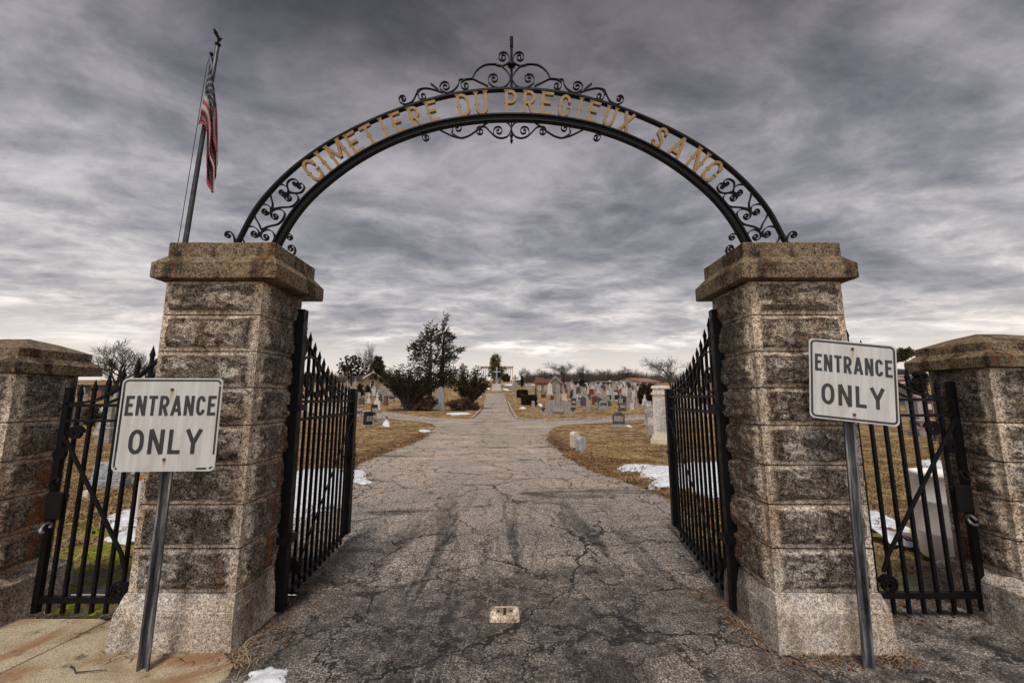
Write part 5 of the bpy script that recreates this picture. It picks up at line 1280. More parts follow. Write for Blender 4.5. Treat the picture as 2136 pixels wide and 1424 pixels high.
mb = MB(); mb.prism([(-9 * k, 9 * k), (9 * k, 9 * k), (6 * k, 14 * k), (4.6 * k, 20 * k), (4.2 * k, 52 * k), (5 * k, 54 * k), (3 * k, 60 * k), (-3 * k, 60 * k), (-5 * k, 54 * k), (-4.2 * k, 52 * k), (-4.6 * k, 20 * k), (-6 * k, 14 * k)], -.3, .3); mb.build('pier', HS['grey'], cm)

# crucifix monument on the hill
p = G(1036, 814.5); k = PXM(p)
cf = empty('crucifix_monument', p, 0, 'pale crucifix with two dark figures on a white pedestal where the hill road ends', 'monument')
mb = MB(); mb.box((-11 * k, -.9, -.1), (11 * k, .9, 2 * k)); mb.box((-9 * k, -.7, 2 * k), (9 * k, .7, 14 * k), .03); mb.build('pedestal', HS['pale'], cf)
mb = MB(); t = 1.3 * k; mb.prism([(-t, 14 * k), (t, 14 * k), (t, 38 * k), (8 * k, 38 * k), (8 * k, 40.4 * k), (t, 40.4 * k), (t, 49 * k), (-t, 49 * k), (-t, 40.4 * k), (-8 * k, 40.4 * k), (-8 * k, 38 * k), (-t, 38 * k)], -.12, .12); mb.build('cross', HS['blue'], cf)
mb = MB(); mb.tube([(0, -.2, 24 * k), (.0, -.2, 29 * k), (0, -.2, 34 * k), (0, -.2, 38 * k), (0, -.2, 39 * k), (0, -.22, 41.5 * k)], [.08, .12, .13, .16, .06, .09], 8); mb.tube([(-6.5 * k, -.2, 39.5 * k), (-3 * k, -.2, 38.5 * k), (0, -.2, 37.5 * k), (3 * k, -.2, 38.5 * k), (6.5 * k, -.2, 39.5 * k)], [.04, .05, .09, .05, .04], 6); mb.build('figure', HS['blue'], cf)
for s_ in (-1, 1):
    mb = MB(); mb.tube([(s_ * 6.3 * k, -.1, 14 * k), (s_ * 6.3 * k, -.1, 19 * k), (s_ * 6.2 * k, -.1, 22 * k), (s_ * 6.2 * k, -.1, 23.2 * k), (s_ * 6.1 * k, -.1, 24.5 * k), (s_ * 6.1 * k, -.1, 25.6 * k)], [.26, .2, .18, .07, .12, .04], 10); mb.build('figure', HS['dark'], cf)
hs('cross', 1074.7, 814, 19, 32, 'grey', 'tall weathered celtic cross on a stepped base right of the crucifix', 0, .6)
hs('slab', 1103, 813, 13, 13, 'blue', 'pale double slab between the celtic cross and the mausoleum', 0, .4)
hs('bench', 1085, 803, 17, 11, 'dark', 'broad grey tomb wall on the hill behind the celtic cross', 0, .5)
hs('gable', 918, 852, 20, 46, 'blue', 'tall pale monument with a carved cross between the two dark bushes', 0, .5)

# mailbox-size extras: small grave flags
def grave_flag(px, py, h_, label):
    p = G(px, py); k = PXM(p); r_ = empty('grave_flag', p, R(rng.uniform(-30, 30)), label, 'flag', 'small flags on graves'); H = h_ * k
    mb = MB(); mb.tube([(0, 0, -.02), (.01, 0, H)], .006, 6); mb.build('stick', M['dry'], r_)
    mb = MB(); nx, nz = 8, 13
    V = [(.005 + i / nx * H * .42, .02 * math.sin(i * .9 + j * .3), H * (1 - .02) - j / nz * H * .34 - i / nx * H * .18) for j in range(nz + 1) for i in range(nx + 1)]; mb.v = V
    for j in range(nz):
        for i in range(nx):
            o_ = j * (nx + 1) + i; mb.f.append((o_, o_ + 1, o_ + nx + 2, o_ + nx + 1)); mb.mi.append(2 if (j < 7 and i < 4) else (0 if j % 2 == 0 else 1))
    mb.build('cloth', [M['flagred'], M['flagwhite'], M['flagblue']], r_)
grave_flag(778, 893, 20, 'small striped flag at the right side of the black headstone'); grave_flag(803, 885, 18, 'small striped flag beside the snow near the grey headstone')
grave_flag(751, 871, 14, 'small flag beside the pale headstone by the left leaf'); grave_flag(1243, 864, 12, 'tiny leaning flag on the lawn edge above the branch road')
grave_flag(1912, 922, 44, 'striped flag drooping before the grey pedestal, right walk gate'); grave_flag(253, 1016, 36, 'striped flag before the blue grey headstone, left walk gate')
snow_patch([(797, 886), (802, 881), (806, 876), (811, 881), (814, 887), (805, 888)], .25, 'peaked snow pile right of the grey headstone on the left lawn')

# white post with an orange band behind the left pillar
p = G(283, 1082); pr_ = empty('marker_post', p, 0, 'white post with an orange top behind the left walk gate', 'post')
mb = MB(); mb.tube([(0, 0, -.05), (.0, 0, .50)], .032, 12); mb.build('shaft', M['plastic'], pr_); mb = MB(); mb.tube([(0, 0, .50), (0, 0, .56)], .034, 12); mb.build('band', M['orange'], pr_)

# ------------------------------------------------------------------ buildings
def house(name, px, py, wpx, dpt, hw, hr, yaw, wallm, roofm, label, cat, over=.25, along=False):
    """gable facing the viewer unless along; sizes in photo px; returns (root, k, half width, depth, wall h)"""
    p = G(px, py); k = PXM(p); root = empty(name, p, R(yaw), label, cat); a = wpx * k / 2; d = dpt; H = hw * k; RH = hr * k
    mb = MB()
    if not along:
        mb.prism([(-a, -.2), (a, -.2), (a, H), (0, H + RH), (-a, H)], 0, d); mb.build('wall', wallm, root)
        mb = MB(); t = .16
        for s_ in (-1, 1): mb.prism([(s_ * (a + over), H - over * RH / a), (0, H + RH), (0, H + RH + t), (s_ * (a + over), H - over * RH / a + t)], -over, d + over)
    else:
        mb.box((-a, 0, -.2), (a, d, H)); mb.add([(-a, 0, H), (-a, d, H), (-a, d / 2, H + RH), (a, 0, H), (a, d, H), (a, d / 2, H + RH)], [(0, 1, 2), (3, 5, 4)]); mb.build('wall', wallm, root)
        mb = MB(); t = .14
        for (y0, y1) in ((-over, d / 2), (d + over, d / 2)):
            z0 = H - over * RH / (d / 2)
            mb.add([(-a - over, y0, z0), (a + over, y0, z0), (a + over, y1, H + RH), (-a - over, y1, H + RH), (-a - over, y0, z0 + t), (a + over, y0, z0 + t), (a + over, y1, H + RH + t), (-a - over, y1, H + RH + t)], [(0, 1, 2, 3), (4, 5, 6, 7), (0, 1, 5, 4), (1, 2, 6, 5), (2, 3, 7, 6), (3, 0, 4, 7)])
    mb.build('roof', roofm, root)
    return root, k, a, d, H, RH
# stone chapel on the left
ch, k, a, d, H, RH = house('chapel', 776, 815, 34, 5.0, 24, 12, 32, M['ashlar'], M['roofdark'], 'small stone chapel with a gable cross and a dark doorway', 'chapel', .25)
mb = MB(); mb.prism([(-3 * k, 0), (3 * k, 0), (3 * k, 15 * k), (-3 * k, 15 * k)], -.06, .02); dr_ = mb.build('door', M['doorb'], ch, (0, 0, 6 * k))
mb = MB(); mb.box((-4.2 * k, -.10, 6 * k), (-3.1 * k, -.003, 22 * k)); mb.box((3.1 * k, -.10, 6 * k), (4.2 * k, -.003, 22 * k)); mb.box((-4.4 * k, -.12, 22 * k), (4.4 * k, -.004, 23.2 * k)); mb.build('door_frame', HS['pale'], ch)
mb = MB(); t = .7 * k; mb.prism([(-t, H + RH), (t, H + RH), (t, H + RH + 5 * k), (3 * k, H + RH + 5 * k), (3 * k, H + RH + 6.5 * k), (t, H + RH + 6.5 * k), (t, H + RH + 9.5 * k), (-t, H + RH + 9.5 * k), (-t, H + RH + 6.5 * k), (-3 * k, H + RH + 6.5 * k), (-3 * k, H + RH + 5 * k), (-t, H + RH + 5 * k)], -.1, .1); mb.build('cross', HS['pale'], ch)
mb = MB()
for s_ in (-1, 1): mb.prism([(s_ * (a + .3), H - .3 * RH / a + .17), (0, H + RH + .17), (0, H + RH + .42), (s_ * (a + .3), H - .3 * RH / a + .42)], -.35, .05)
mb.build('coping', HS['cream'], ch)
# mausoleum on the right: low nave plus gabled porch
mz, k, a, d, H, RH = house('mausoleum', 1142, 819, 52, 5.5, 20, 12, -10, M['greystone'], M['roofred'], 'grey stone mausoleum with a rusty red roof and amber windows', 'mausoleum', .2, True)
mb = MB(); g = 10 * k; cx = 17 * k; mb.prism([(cx - g, 0), (cx + g, 0), (cx + g, H + 1 * k), (cx, H + 11 * k), (cx - g, H + 1 * k)], -.8, d * .7); mb.build('porch', M['greystone'], mz)
mb = MB()
for s_ in (-1, 1): mb.prism([(cx + s_ * (g + .2), H + 1 * k - .2), (cx, H + 11 * k), (cx, H + 11 * k + .3), (cx + s_ * (g + .2), H + 1 * k + .1)], -1.0, d * .72)
mb.build('porch_roof', HS['grey'], mz)
mb = MB(); mb.prism([(-12 * k, H + RH - 3 * k), (10 * k, H + RH - 3 * k), (7 * k, H + RH + 8 * k), (2 * k, H + RH + 7 * k), (-9 * k, H + RH + 1 * k)], d * .35, d * .75); mb.build('rear_roof', M['roofdark'], mz)
for cxw in (-17, -9 + 6):
    mb = MB(); mb.prism([(cxw * k - 2.2 * k, 5 * k), (cxw * k + 2.2 * k, 5 * k)] + arc(cxw * k, 13 * k, 2.2 * k, 2.6 * k, 0, 180, 8), -.05, .02); wn_ = mb.build('window', M['amber'], mz)
    mb = MB(); mb.prism([(cxw * k - 3.1 * k, 4 * k), (cxw * k + 3.1 * k, 4 * k)] + arc(cxw * k, 13 * k, 3.1 * k, 3.6 * k, 0, 180, 8), -.03, .015); mb.build('frame', HS['pale'], wn_)
# red roofed house
rh, k, a, d, H, RH = house('house', 1356, 803, 44, 12, 7, 9, 18, M['plaster'], M['roofterra'], 'pale house with an orange red roof beyond the cemetery', 'house', .4, True)
for xw in (-12, 0, 12):
    mb = MB(); mb.box((xw * k - .6, -.05, 2 * k), (xw * k + .6, .02, 5.5 * k)); mb.build('window', M['glass'], rh)
mb = MB(); mb.box((-1 * k, d * .4, H + RH - .5), (1 * k, d * .4 + .9, H + RH + 2.2 * k)); mb.build('chimney', M['brick'], rh)
# brick apartment house at far right
p = G(1880, 818); p.x = at(1880, 800, 60).x; p.y = 60; p.z = hz(60); k = PXM(p)
bh = empty('brick_house', p, R(-20), 'three storey red brick house beyond the right walk gate', 'house'); a = 32 * k; H = 48 * k
mb = MB(); mb.box((-a, 0, -1), (a, 9, H)); mb.build('wall', M['brick'], bh)
mb = MB(); mb.box((-a - .4, -.4, H), (a + .4, 9.4, H + .35)); mb.add([(-a - .4, -.4, H + .35), (a + .4, -.4, H + .35), (a + .4, 9.4, H + .35), (-a - .4, 9.4, H + .35), (-a * .6, 4.5, H + 14 * k), (a * .6, 4.5, H + 14 * k)], [(0, 1, 5, 4), (1, 2, 5), (2, 3, 4, 5), (3, 0, 4), (0, 1, 2, 3)]); mb.build('roof', M['roofdark'], bh)
for zi in (6, 21, 36):
    for xi in (-24, -10, 4, 18):
        mb = MB(); mb.box((xi * k - .55, -.10, zi * k), (xi * k + .55, .02, zi * k + 8.5 * k)); wn_ = mb.build('window', M['trim'], bh)
        mb = MB(); mb.box((xi * k - .42, -.13, zi * k + .15), (xi * k + .42, -.105, zi * k + 4 * k)); mb.box((xi * k - .42, -.13, zi * k + 4.5 * k), (xi * k + .42, -.105, zi * k + 8.5 * k - .15)); mb.build('pane', M['glass'], wn_)
# colonnade on the hill top
p = at(1036, 795, 118); p.z = hz(118); k = PXM(p)
co_ = empty('colonnade', p, 0, 'pale curved colonnade behind the clipped hilltop tree', 'colonnade')
zt_ = (at(1036, 765, 118).z - p.z)
mb = MB(); mb.box((-33 * k, -1.2, zt_ - 3 * k), (34 * k, 1.2, zt_)); mb.box((-34.5 * k, -1.5, zt_), (35.5 * k, 1.5, zt_ + 1 * k)); mb.build('entablature', HS['cream'], co_)
for xc in (-32, -28, -23, 20, 24, 28.5, 33):
    mb = MB(); mb.lathe([(1.1 * k, -1), (1.1 * k, 1 * k), (.8 * k, 1.5 * k), (.7 * k, zt_ - 4 * k), (1.0 * k, zt_ - 3 * k)], 12, (xc * k, 0, 0)); mb.build('column', HS['cream'], co_)
mb = MB(); mb.box((-35 * k, -1.6, -.5), (36 * k, 1.6, .5 * k)); mb.build('base', HS['cream'], co_)
# far grey tower and shed
p = at(964, 778, 330); p.z = hz(330); tw = empty('far_tower', p, 0, 'distant grey block tower behind the right dark bush', 'building'); zt_ = at(964, 757, 330).z - p.z
mb = MB(); mb.box((-2.2, 0, -1), (2.2, 4.4, zt_ - 2)); mb.build('wall', HS['grey'], tw); mb = MB(); mb.box((-1.2, 1, zt_ - 2), (1.2, 3.2, zt_)); mb.build('roof_plant', HS['grey'], tw)
p = G(1290, 803.5); k = PXM(p); p.y += 6; p.z = hz(p.y); sh_ = empty('long_shed', p, R(3), 'long low dark shed beyond the crowded headstones', 'shed')
mb = MB(); mb.box((-38 * k, 0, -.5), (38 * k, 6, 6 * k)); mb.build('wall', M['roofdark'], sh_); mb = MB(); mb.box((-39 * k, -.5, 6 * k), (39 * k, 6.5, 7 * k)); mb.build('roof', M['plaster'], sh_)
p = G(185, 828); k = PXM(p); fb = empty('low_building', p, R(12), 'low grey and brown building beyond the left walk gate', 'building')
mb = MB(); mb.box((-22 * k, 0, -.5), (26 * k, 8, 24 * k)); mb.build('wall', HS['dark'], fb); mb = MB(); mb.box((2 * k, -.1, 0), (22 * k, .0, 16 * k)); mb.build('garage_door', M['brick'], fb); mb = MB(); mb.box((-24 * k, -.4, 24 * k), (28 * k, 8.4, 25.5 * k)); mb.build('roof', M['roofdark'], fb)
p = G(194, 836); k = PXM(p); ys_ = empty('road_sign', p, R(0), 'small yellow diamond warning sign far behind the left walk gate', 'sign')
mb = MB(); mb.tube([(0, 0, -.05), (0, 0, 26 * k)], .04, 8); mb.build('post', M['galv'], ys_); mb = MB(); q = 5.5 * k; mb.prism([(0, 24 * k), (q, 24 * k + q), (0, 24 * k + 2 * q), (-q, 24 * k + q)], -.08, -.045); mb.build('panel', M['yellow'], ys_)
# wooded hill on the horizon
V = []; nx = 60
for j, (yy, zf) in enumerate(((700, 0), (760, .6), (900, 1), (1100, 0))):
    for i in range(nx + 1):
        x = -1400 + 2800 * i / nx; V.append((x, yy, 8 + zf * (24 + 14 * noise.noise(Vector((x * .0021, 3, 0))) + 4 * noise.noise(Vector((x * .02, 7, 0))))))
Fc = [(j * (nx + 1) + i, j * (nx + 1) + i + 1, (j + 1) * (nx + 1) + i + 1, (j + 1) * (nx + 1) + i) for j in range(3) for i in range(nx)]
tag(quick('hills', V, Fc, M['hill'], smooth=True), kind='structure')

# ------------------------------------------------------------------ trees
def grow(seed, levels, L0, r0, spread, up, nch, seglen=.33, droop=0.0, lean=0.0, first=.35):
    """bare tree: returns (trunk MB, branches MB)"""
    rg = random.Random(seed); tr, br = MB(), MB()
    def rec(p, d, L, r, lv):
        n = 4 if lv < 2 else 3; pts = [p]; q = p.copy(); dd = d.copy(); rs = [r]
        for i in range(n):
            dd = (dd + Vector((rg.gauss(0, .12), rg.gauss(0, .12), rg.gauss(0, .06) + up * .08 - droop * .1 * lv))).normalized(); q = q + dd * (L / n); pts.append(q.copy()); rs.append(r * (1 - .55 * (i + 1) / n))
        (tr if lv == 0 else br).tube(pts, rs, 7 if lv == 0 else (5 if lv == 1 else 3), False)
        if lv >= levels: return
        m = nch[min(lv, len(nch) - 1)]
        for c in range(m):
            f = first + (1 - first) * (c + rg.random() * .7) / m if lv == 0 else .25 + .75 * (c + rg.random()) / m
            f = min(f, .98); i = min(n - 1, int(f * n)); pp = pts[i].lerp(pts[i + 1], f * n - i)
            az = rg.random() * 6.283; t = (pts[i + 1] - pts[i]).normalized(); s1 = t.cross(Vector((math.cos(az), math.sin(az), .3))).normalized()
            a = spread * (.7 + .6 * rg.random()); nd = (t * math.cos(a) + s1 * math.sin(a)).normalized()
            rec(pp, nd, L * (.52 + .22 * rg.random()) * (1 if lv else .85), max(.017, rs[i] * .55), lv + 1)
    rec(Vector((0, 0, -.1)), Vector((lean, 0, 1)).normalized(), L0, r0, 0)
    return tr, br
BP = []
for sd_, kw in ((3, dict(levels=4, L0=5.0, r0=.20, spread=.72, up=1.6, nch=[9, 6, 5, 4], first=.22)), (8, dict(levels=4, L0=4.4, r0=.18, spread=.85, up=1.0, nch=[8, 6, 5, 4], first=.28)), (15, dict(levels=4, L0=6.5, r0=.16, spread=.6, up=2.0, nch=[10, 5, 5, 3], first=.3)), (21, dict(levels=4, L0=3.2, r0=.16, spread=.8, up=1.5, nch=[9, 7, 5, 4], first=.12))):
    tr, br = grow(sd_, **kw); hh = max(v[2] for v in br.v); wd = max(v[0] for v in br.v) - min(v[0] for v in br.v)
    r_ = empty('bare_tree', (0, 0, -500), 0, 'x', 'tree'); tr.build('trunk', M['bark'], r_); br.build('branches', M['twig'], r_); BP.append([r_, hh, wd, False])
def bare(px, pyb, pyt, wpx, kind, label, dist=None):
    if dist: p = at(px, 700, dist); p.z = hz(dist)
    else: p = G(px, pyb)
    H = at(px, pyt, p.y).z - p.z; k = PXM(p); B = BP[kind]
    if not B[3]: r_ = B[0]; B[3] = True
    else: r_ = copy_tree(B[0])
    r_.location = p; s_ = H / B[1]; sw = wpx * k / B[2]; r_.scale = (sw, sw, s_); r_.rotation_euler = (0, 0, rng.random() * 6.28); r_['label'] = label; r_['group'] = 'bare trees behind the cemetery'
bare(235, 820, 703, 115, 3, 'spreading bare tree behind the left walk gate')
bare(316, 800, 735, 60, 1, 'smaller bare tree touching the left pillar edge', 70)
bare(768, 805, 706, 50, 2, 'thin bare tree rising behind the chapel', 85)
bare(785, 805, 722, 46, 1, 'second thin bare tree just right above the chapel', 88)
bare(1085, 797, 763, 20, 1, 'left one of the small bare pair right of the colonnade', 120); bare(1100, 797, 763, 20, 1, 'right one of the small bare pair right of the colonnade', 120)
bare(1135, 800, 765, 40, 1, 'pale bare tree left behind the mausoleum', 130)
bare(1175, 801, 753, 78, 0, 'large dark bare tree behind the mausoleum', 112)
bare(1213, 802, 759, 44, 3, 'rounded bare tree right of the large dark one', 118); bare(1240, 800, 780, 30, 1, 'low bare tree in the gap of the tree line', 150)
bare(1268, 803, 766, 48, 0, 'pointed bare tree in the centre of the tree line', 125); bare(1300, 803, 762, 46, 3, 'broad bare tree right of the pointed one', 122); bare(1324, 802, 768, 40, 1, 'bare tree at the right end of the tree line', 128)
bare(1392, 806, 740, 92, 0, 'big bare tree above the free end of the right leaf', 90); bare(1440, 806, 752, 70, 3, 'bare tree behind the spears of the right leaf', 95); bare(1357, 800, 781, 40, 1, 'low bare tree behind the orange roofed house', 170)
bare(660, 803, 770, 50, 3, 'low bare tree behind the left leaf spears', 120); bare(700, 800, 778, 40, 1, 'low bare tree left of the round evergreen', 140)
bare(1105, 797, 780, 50, 3, 'low scrub tree between the pair and the mausoleum', 135)
# brushy understorey along the horizon: nobody could count it
br = MB(); rg = random.Random(5)
for _ in range(9000):
    px = rg.choice([rg.uniform(1090, 1420), rg.uniform(1120, 1340), rg.uniform(620, 860)]); Yd = rg.uniform(128, 150); p = at(px, 700, Yd); p.z = hz(Yd); h_ = rg.uniform(.8, 4.2)
    a = Vector((rg.gauss(0, .35), rg.gauss(0, .35), 1)).normalized() * h_; w_ = .05
    br.add([p + Vector((-w_, 0, 0)), p + Vector((w_, 0, 0)), p + a * .6 + Vector((w_, 0, 0)), p + a], [(0, 1, 2), (0, 2, 3)])
    for _k in range(2):
        q = p + a * rg.uniform(.3, .8); e = q + Vector((rg.gauss(0, .5), 0, rg.uniform(.3, .9))); br.add([q, q + Vector((w_ * .8, 0, 0)), e], [(0, 1, 2)])
tag(br.build('brush', M['twig']), 'tangle of bare brush along the cemetery horizon', kind='stuff')

def leaves(centers, n, rad, size, flat=1.0, up=0.0, spray=0.0, axis=(0, 0)):
    """leaf quads in clumps round given centres: arrays V, F"""
    Cn = np.array(centers); idx = nr.integers(0, len(Cn), n); off = nr.normal(0, 1, (n, 3)); off /= np.maximum(1e-6, np.linalg.norm(off, axis=1))[:, None]; off *= (nr.random(n) ** .5)[:, None] * rad
    off[:, 2] *= flat; c = Cn[idx, :3] + off
    if spray:
        per = nr.normal(0, .45, (len(Cn), 3)); dr = np.stack([Cn[:, 0] - axis[0], Cn[:, 1] - axis[1], np.zeros(len(Cn))], 1); dr /= np.maximum(.15, np.linalg.norm(dr, axis=1))[:, None]; dr[:, 2] = .45; dr += per
        dr /= np.linalg.norm(dr, axis=1)[:, None]; L_ = spray * (.6 + .9 * nr.random(len(Cn))); u_ = nr.random(n)
        c = Cn[idx, :3] + off * (1.05 - u_)[:, None] * .5 + dr[idx] * (L_[idx] * u_)[:, None]
    a = nr.normal(0, 1, (n, 3)); a[:, 2] = a[:, 2] * .6 + up; a /= np.linalg.norm(a, axis=1)[:, None]; b = np.cross(a, nr.normal(0, 1, (n, 3))); b /= np.maximum(1e-6, np.linalg.norm(b, axis=1))[:, None]
    s_ = size * (.6 + .8 * nr.random(n))[:, None]; V = np.stack([c - a * s_, c + b * s_ * .32, c + a * s_, c - b * s_ * .32], 1).reshape(-1, 3); k = np.arange(n) * 4
    return V, np.stack([k, k + 1, k + 2, k + 3], 1)
def evergreen(name, px, pyb, shape, nleaf, size, m, label, trunk=True, dist=None, cat='tree', nclump=160, rad=.35, group=None, tr_h=.5, px_t=None, spray=0.0):
    """shape: list of (px, py, rx_px, ry_px) ellipses in the photo that the crown fills; they become ellipsoids of foliage standing at the tree's own distance"""
    p = G(px, pyb) if not dist else at(px, 700, dist)
    if dist: p.z = hz(dist)
    k = PXM(p); root = empty(name, p, 0, label, cat, group); cs = []; tot = sum(s_[2] * s_[3] for s_ in shape)
    for (ex, ey, rx, ry) in shape:
        c = at(ex, ey, p.y) - p
        for _ in range(max(4, int(nclump * rx * ry / tot))):
            d = Vector((rng.gauss(0, 1), rng.gauss(0, 1), rng.gauss(0, 1))).normalized() * (rng.random() ** .42)
            cs.append((c.x + d.x * rx * k, c.y + d.y * rx * k * .9, c.z + d.z * ry * k))
    V, Fc = leaves(cs, nleaf, rad * size * 9, size, spray=spray); quick('foliage', V, Fc, m, root)
    if trunk:
        mb = MB(); top = at(px_t or px, min(s_[1] for s_ in shape), p.y) - p; H = top.z
        mb.tube([(0, 0, -.1), (top.x * .3, 0, H * .35), (top.x * .6, 0, H * .65), (top.x * .9, 0, H * .9)], [H * .03 + .03, H * .024 + .02, H * .015, .02], 8)
        for c in cs[::max(6, len(cs) // 90)]:
            z = max(.15 * H, c[2] - .35 * math.hypot(c[0], c[1]) - .1); z = min(z, .85 * H); f = z / H; mb.tube([(top.x * f, 0, z), Vector((top.x * f, 0, z)).lerp(Vector(c), .5) + Vector((0, 0, -.05)), c], [.035, .022, .008], 4, False)
        mb.build('trunk', M['bark'], root)
    return root
def conifer(px, pyb, pyt, wpx, m, label, nb, seed, dy=0.0, sz=.085, leaf=16, gap=.30, asym=None):
    """airy hemlock: branches along a straight trunk with hanging sprays"""
    rg = random.Random(seed); p = G(px, pyb); p.y += dy; p.z = hz(p.y); k = PXM(p); H = at(px, pyt, p.y).z - p.z; root = empty('hemlock_tree', p, 0, label, 'tree'); mb = MB()
    mb.tube([(0, 0, -.1), (.03, 0, H * .4), (.0, 0, H * .75), (0, 0, H * .99)], [H * .022, H * .016, H * .008, .01], 8); cs = []
    for b_ in range(nb):
        f = gap + (1 - gap) * (b_ + rg.random()) / nb; z = f * H; g_ = (f - gap) / (1 - gap); L = wpx * k / 2 * min(1, .55 + 1.6 * g_) * (1 - g_) ** .8 * 1.35 * rg.choice((.45, .7, .85, 1.0, 1.2)) + .12
        az = rg.random() * 6.283
        if asym: L *= 1 + asym * math.cos(az)
        d = Vector((math.cos(az), math.sin(az), rg.uniform(.05, .45))).normalized(); q0 = Vector((0, 0, z)); pts = [q0, q0 + d * L * .5 + Vector((0, 0, .02)), q0 + d * L + Vector((0, 0, -.06 * L + .1))]
        mb.tube(pts, [.022 + .012 * (1 - f), .014, .004], 4, False); n = max(3, int(L / .16))
        for i in range(n):
            g = .22 + .78 * (i + rg.random()) / n; c = pts[0].lerp(pts[1], g * 2) if g < .5 else pts[1].lerp(pts[2], g * 2 - 1)
            side = d.cross(Vector((0, 0, 1))).normalized() * rg.gauss(0, .20 * L * (1.1 - g) + .06)
            cs.append(tuple(c + side + Vector((0, 0, rg.gauss(0, .06)))))
    mb.build('trunk', M['bark'], root); V, Fc = leaves(cs, len(cs) * leaf, .17, sz, .7); quick('foliage', V, Fc, m, root); return root
def hemlock(px, pyb, shape, label, n, ncl, dy):
    r_ = evergreen('hemlock_tree', px, pyb, shape, n, .058, M['pine'], label, True, G(px, pyb).y + dy, 'tree', ncl, .40, None, .5, shape[0][0], .42)
    return r_
hemlock(900, 851, [(899, 684, 13, 10), (897, 697, 19, 13), (905, 708, 17, 18), (885, 710, 15, 11), (878, 722, 20, 10), (866, 730, 15, 14), (890, 735, 20, 14), (868, 748, 16, 12), (905, 752, 24, 18), (885, 772, 24, 14), (910, 790, 28, 20), (896, 806, 26, 14)], 'left and broader of the two airy hemlocks between the bushes', 52000, 1000, 2.0)
hemlock(922, 850, [(928, 663, 4.5, 8), (925, 676, 6, 9), (926, 692, 11, 10), (934, 700, 11, 7), (925, 712, 17, 13), (942, 704, 8, 6), (930, 732, 20, 14), (955, 732, 13, 5), (963, 728, 6, 4), (925, 752, 20, 14), (943, 748, 12, 8), (930, 778, 26, 16), (940, 796, 22, 14)], 'right and taller of the two airy hemlocks, with a thin top', 42000, 850, 2.6)
def yew(px, pyb, shape, label, seed, m, n=34000, sz=.055, fan=60, extra=None):
    """upright fanning yew: many stems leave the base and carry needle sprays to the outline"""
    rg = random.Random(seed); p = G(px, pyb); k = PXM(p); root = empty('yew_bush', p, 0, label, 'bush'); mb = MB(); cs = []
    for _ in range(fan):
        ex, ey, rx, ry = rg.choice(shape); c = at(ex, ey, p.y) - p; a = rg.random() * 6.28; rr = rg.random() ** .35
        tip = Vector((c.x + math.cos(a) * rx * k * rr, rg.gauss(0, .8) * rx * k * .5, c.z + math.sin(a) * ry * k * rr)); tip.z = max(.25, tip.z)
        mid_ = Vector((tip.x * .38, tip.y * .4, tip.z * .5)); mb.tube([(rg.gauss(0, .07), rg.gauss(0, .07), -.05), mid_, tip], [.05, .03, .008], 5, False)
        L = (tip - mid_).length; n_ = max(3, int(L / .12))
        for i in range(n_ + 2):
            q = mid_.lerp(tip, (i + .5) / n_); cs.append(tuple(q + Vector((rg.gauss(0, .09), rg.gauss(0, .09), rg.gauss(0, .06)))))
    mb.build('stems', M['bark'], root); V, Fc = leaves(cs[::2], n, .16, sz, .8, .5, .32); quick('foliage', V, Fc, m, root); return root
yew(848, 856, [(845, 784, 34, 20), (862, 780, 36, 20), (838, 796, 36, 14), (822, 780, 16, 9), (880, 800, 26, 22), (818, 798, 18, 9), (872, 816, 22, 14), (895, 796, 14, 22)], 'big spreading dark yew left of the hemlocks', 31, M['yew'], 52000, .06, 190)
yew(979, 853, [(985, 786, 28, 18), (975, 796, 24, 18), (1000, 798, 18, 12), (982, 774, 22, 10), (962, 800, 16, 14), (1008, 806, 10, 6), (985, 812, 18, 8)], 'dark spreading yew beside the hill road kerb', 33, M['ever'], 40000, .06, 150)
evergreen('leafy_bush', 880, 855, [(878, 842, 30, 13), (898, 838, 14, 14)], 9000, .075, M['rhodo'], 'low bronzed leafy bush at the foot of the left yew', False, None, 'bush', 120)
evergreen('leafy_bush', 950, 855, [(952, 842, 20, 13), (968, 840, 14, 12), (990, 846, 9, 7)], 8000, .075, M['rhodo'], 'low bronzed leafy bush right of the pale carved monument', False, None, 'bush', 110)
evergreen('round_tree', 733, 812, [(733, 766, 30, 25), (722, 770, 18, 18), (748, 770, 17, 18), (735, 752, 20, 12)], 15000, .15, M['ever'], 'round-headed dark evergreen left of the chapel', True, None, 'tree', 300, .36, spray=.22)
evergreen('dark_evergreen', 787, 806, [(787, 774, 19, 22), (789, 756, 11, 17), (780, 785, 18, 14), (800, 785, 10, 14)], 15000, .15, M['ever'], 'pointed dark evergreen behind the chapel roof', True, 78, 'tree', 260, .3)
evergreen('clipped_tree', 1036, 800, [(1034, 756, 12, 19), (1030, 775, 12, 18), (1043, 775, 12, 18)], 13000, .16, M['topiary'], 'clipped olive green tree with a rounded top on the hilltop', True, 100, 'tree', 240, .3)
evergreen('dark_shrub', 1057, 801, [(1056, 788, 9, 8)], 3000, .15, M['ever'], 'small dark shrub at the right foot of the clipped tree', False, 98, 'shrub', 60, .25)
evergreen('columnar_shrub', 1089, 806, [(1089, 798, 2.6, 8), (1089, 790, 1.6, 7)], 2200, .12, M['hedge'], 'thin dark columnar shrub near the broad tomb wall', False, 92, 'shrub', 60, .2)
evergreen('arborvitae', 1340, 842, [(1341, 824, 11, 20), (1342, 812, 9, 13)], 12000, .07, M['redhedge'], 'left of two joined rusty dark arborvitae', False, None, 'shrub', 200, .32)
evergreen('arborvitae', 1357, 842, [(1357, 822, 10, 20), (1358, 811, 8, 12)], 12000, .07, M['redhedge'], 'right of two joined rusty dark arborvitae', False, None, 'shrub', 200, .32)
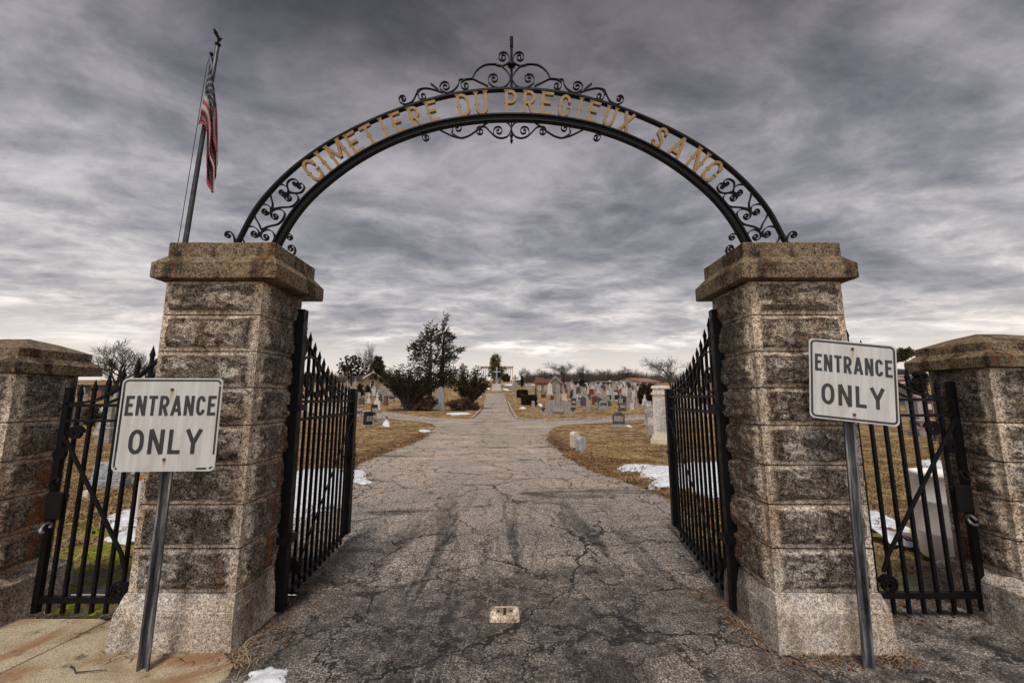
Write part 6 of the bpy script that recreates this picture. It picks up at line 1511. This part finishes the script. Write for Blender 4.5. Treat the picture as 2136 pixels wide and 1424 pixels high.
evergreen('conical_shrub', 768, 827, [(768, 819, 8, 9), (768, 810, 5, 8)], 5000, .07, M['redhedge'], 'dark red cone shrub before the chapel door', False, None, 'shrub', 80, .25)
evergreen('conical_shrub', 753, 829, [(752, 818, 8, 10), (752, 808, 6, 8)], 5000, .07, M['redhedge'], 'dark red rounded shrub at the left corner of the chapel', False, None, 'shrub', 80, .25)
evergreen('dark_shrub', 1222, 806, [(1214, 799, 9, 7), (1205, 800, 6, 5)], 4000, .13, M['hedge'], 'wide dark shrub in the far headstone rows', False, 100, 'shrub', 80, .25)
evergreen('pine_tree', 1885, 800, [(1885, 741, 19, 7), (1890, 732, 12, 5), (1876, 747, 12, 5)], 5000, .20, M['pine'], 'flat-topped pine crown above the brick house roof', True, 72, 'tree', 70, .3)
evergreen('dark_evergreen', 1922, 812, [(1922, 790, 13, 24), (1916, 805, 14, 16)], 7000, .14, M['hedge'], 'dark evergreen below the cap of the right boundary pillar', True, 50, 'tree', 120, .3)
evergreen('leafy_bush', 196, 905, [(193, 868, 16, 22)], 5000, .05, M['ever'], 'dark leafy bush behind the bars of the left walk gate', False, None, 'bush', 80, .3)
# clipped box hedges
def hedge(px, py, wpx, hpx, label):
    p = G(px, py); k = PXM(p); root = empty('box_hedge', p, R(4), label, 'hedge'); cs = []; a, b, h_ = wpx * k / 2, .7, hpx * k
    mb = MB(); mb.box((-a * .88, -b * .85, 0), (a * .88, b * .85, h_ * .9), .08); mb.build('core', M['hedge'], root)
    for _ in range(260):
        u, v_, w_ = rng.uniform(-1, 1), rng.uniform(-1, 1), rng.random(); f = rng.randrange(3)
        if f == 0: u = math.copysign(1, u)
        elif f == 1: v_ = math.copysign(1, v_)
        else: w_ = 1
        cs.append((u * a * .93, v_ * b * .93, w_ * h_ * .94))
    V, Fc = leaves(cs, 14000, .16, .045); quick('foliage', V, Fc, M['hedge'], root)
hedge(1103.5, 843.5, 31, 19, 'near one of the two dark clipped box hedges'); hedge(1089.5, 828.5, 21, 15, 'far one of the two dark clipped box hedges')
for o in list(C.objects):
    if o.location.z < -400 and not o.parent:
        for c_ in list(o.children): bpy.data.objects.remove(c_)
        bpy.data.objects.remove(o)
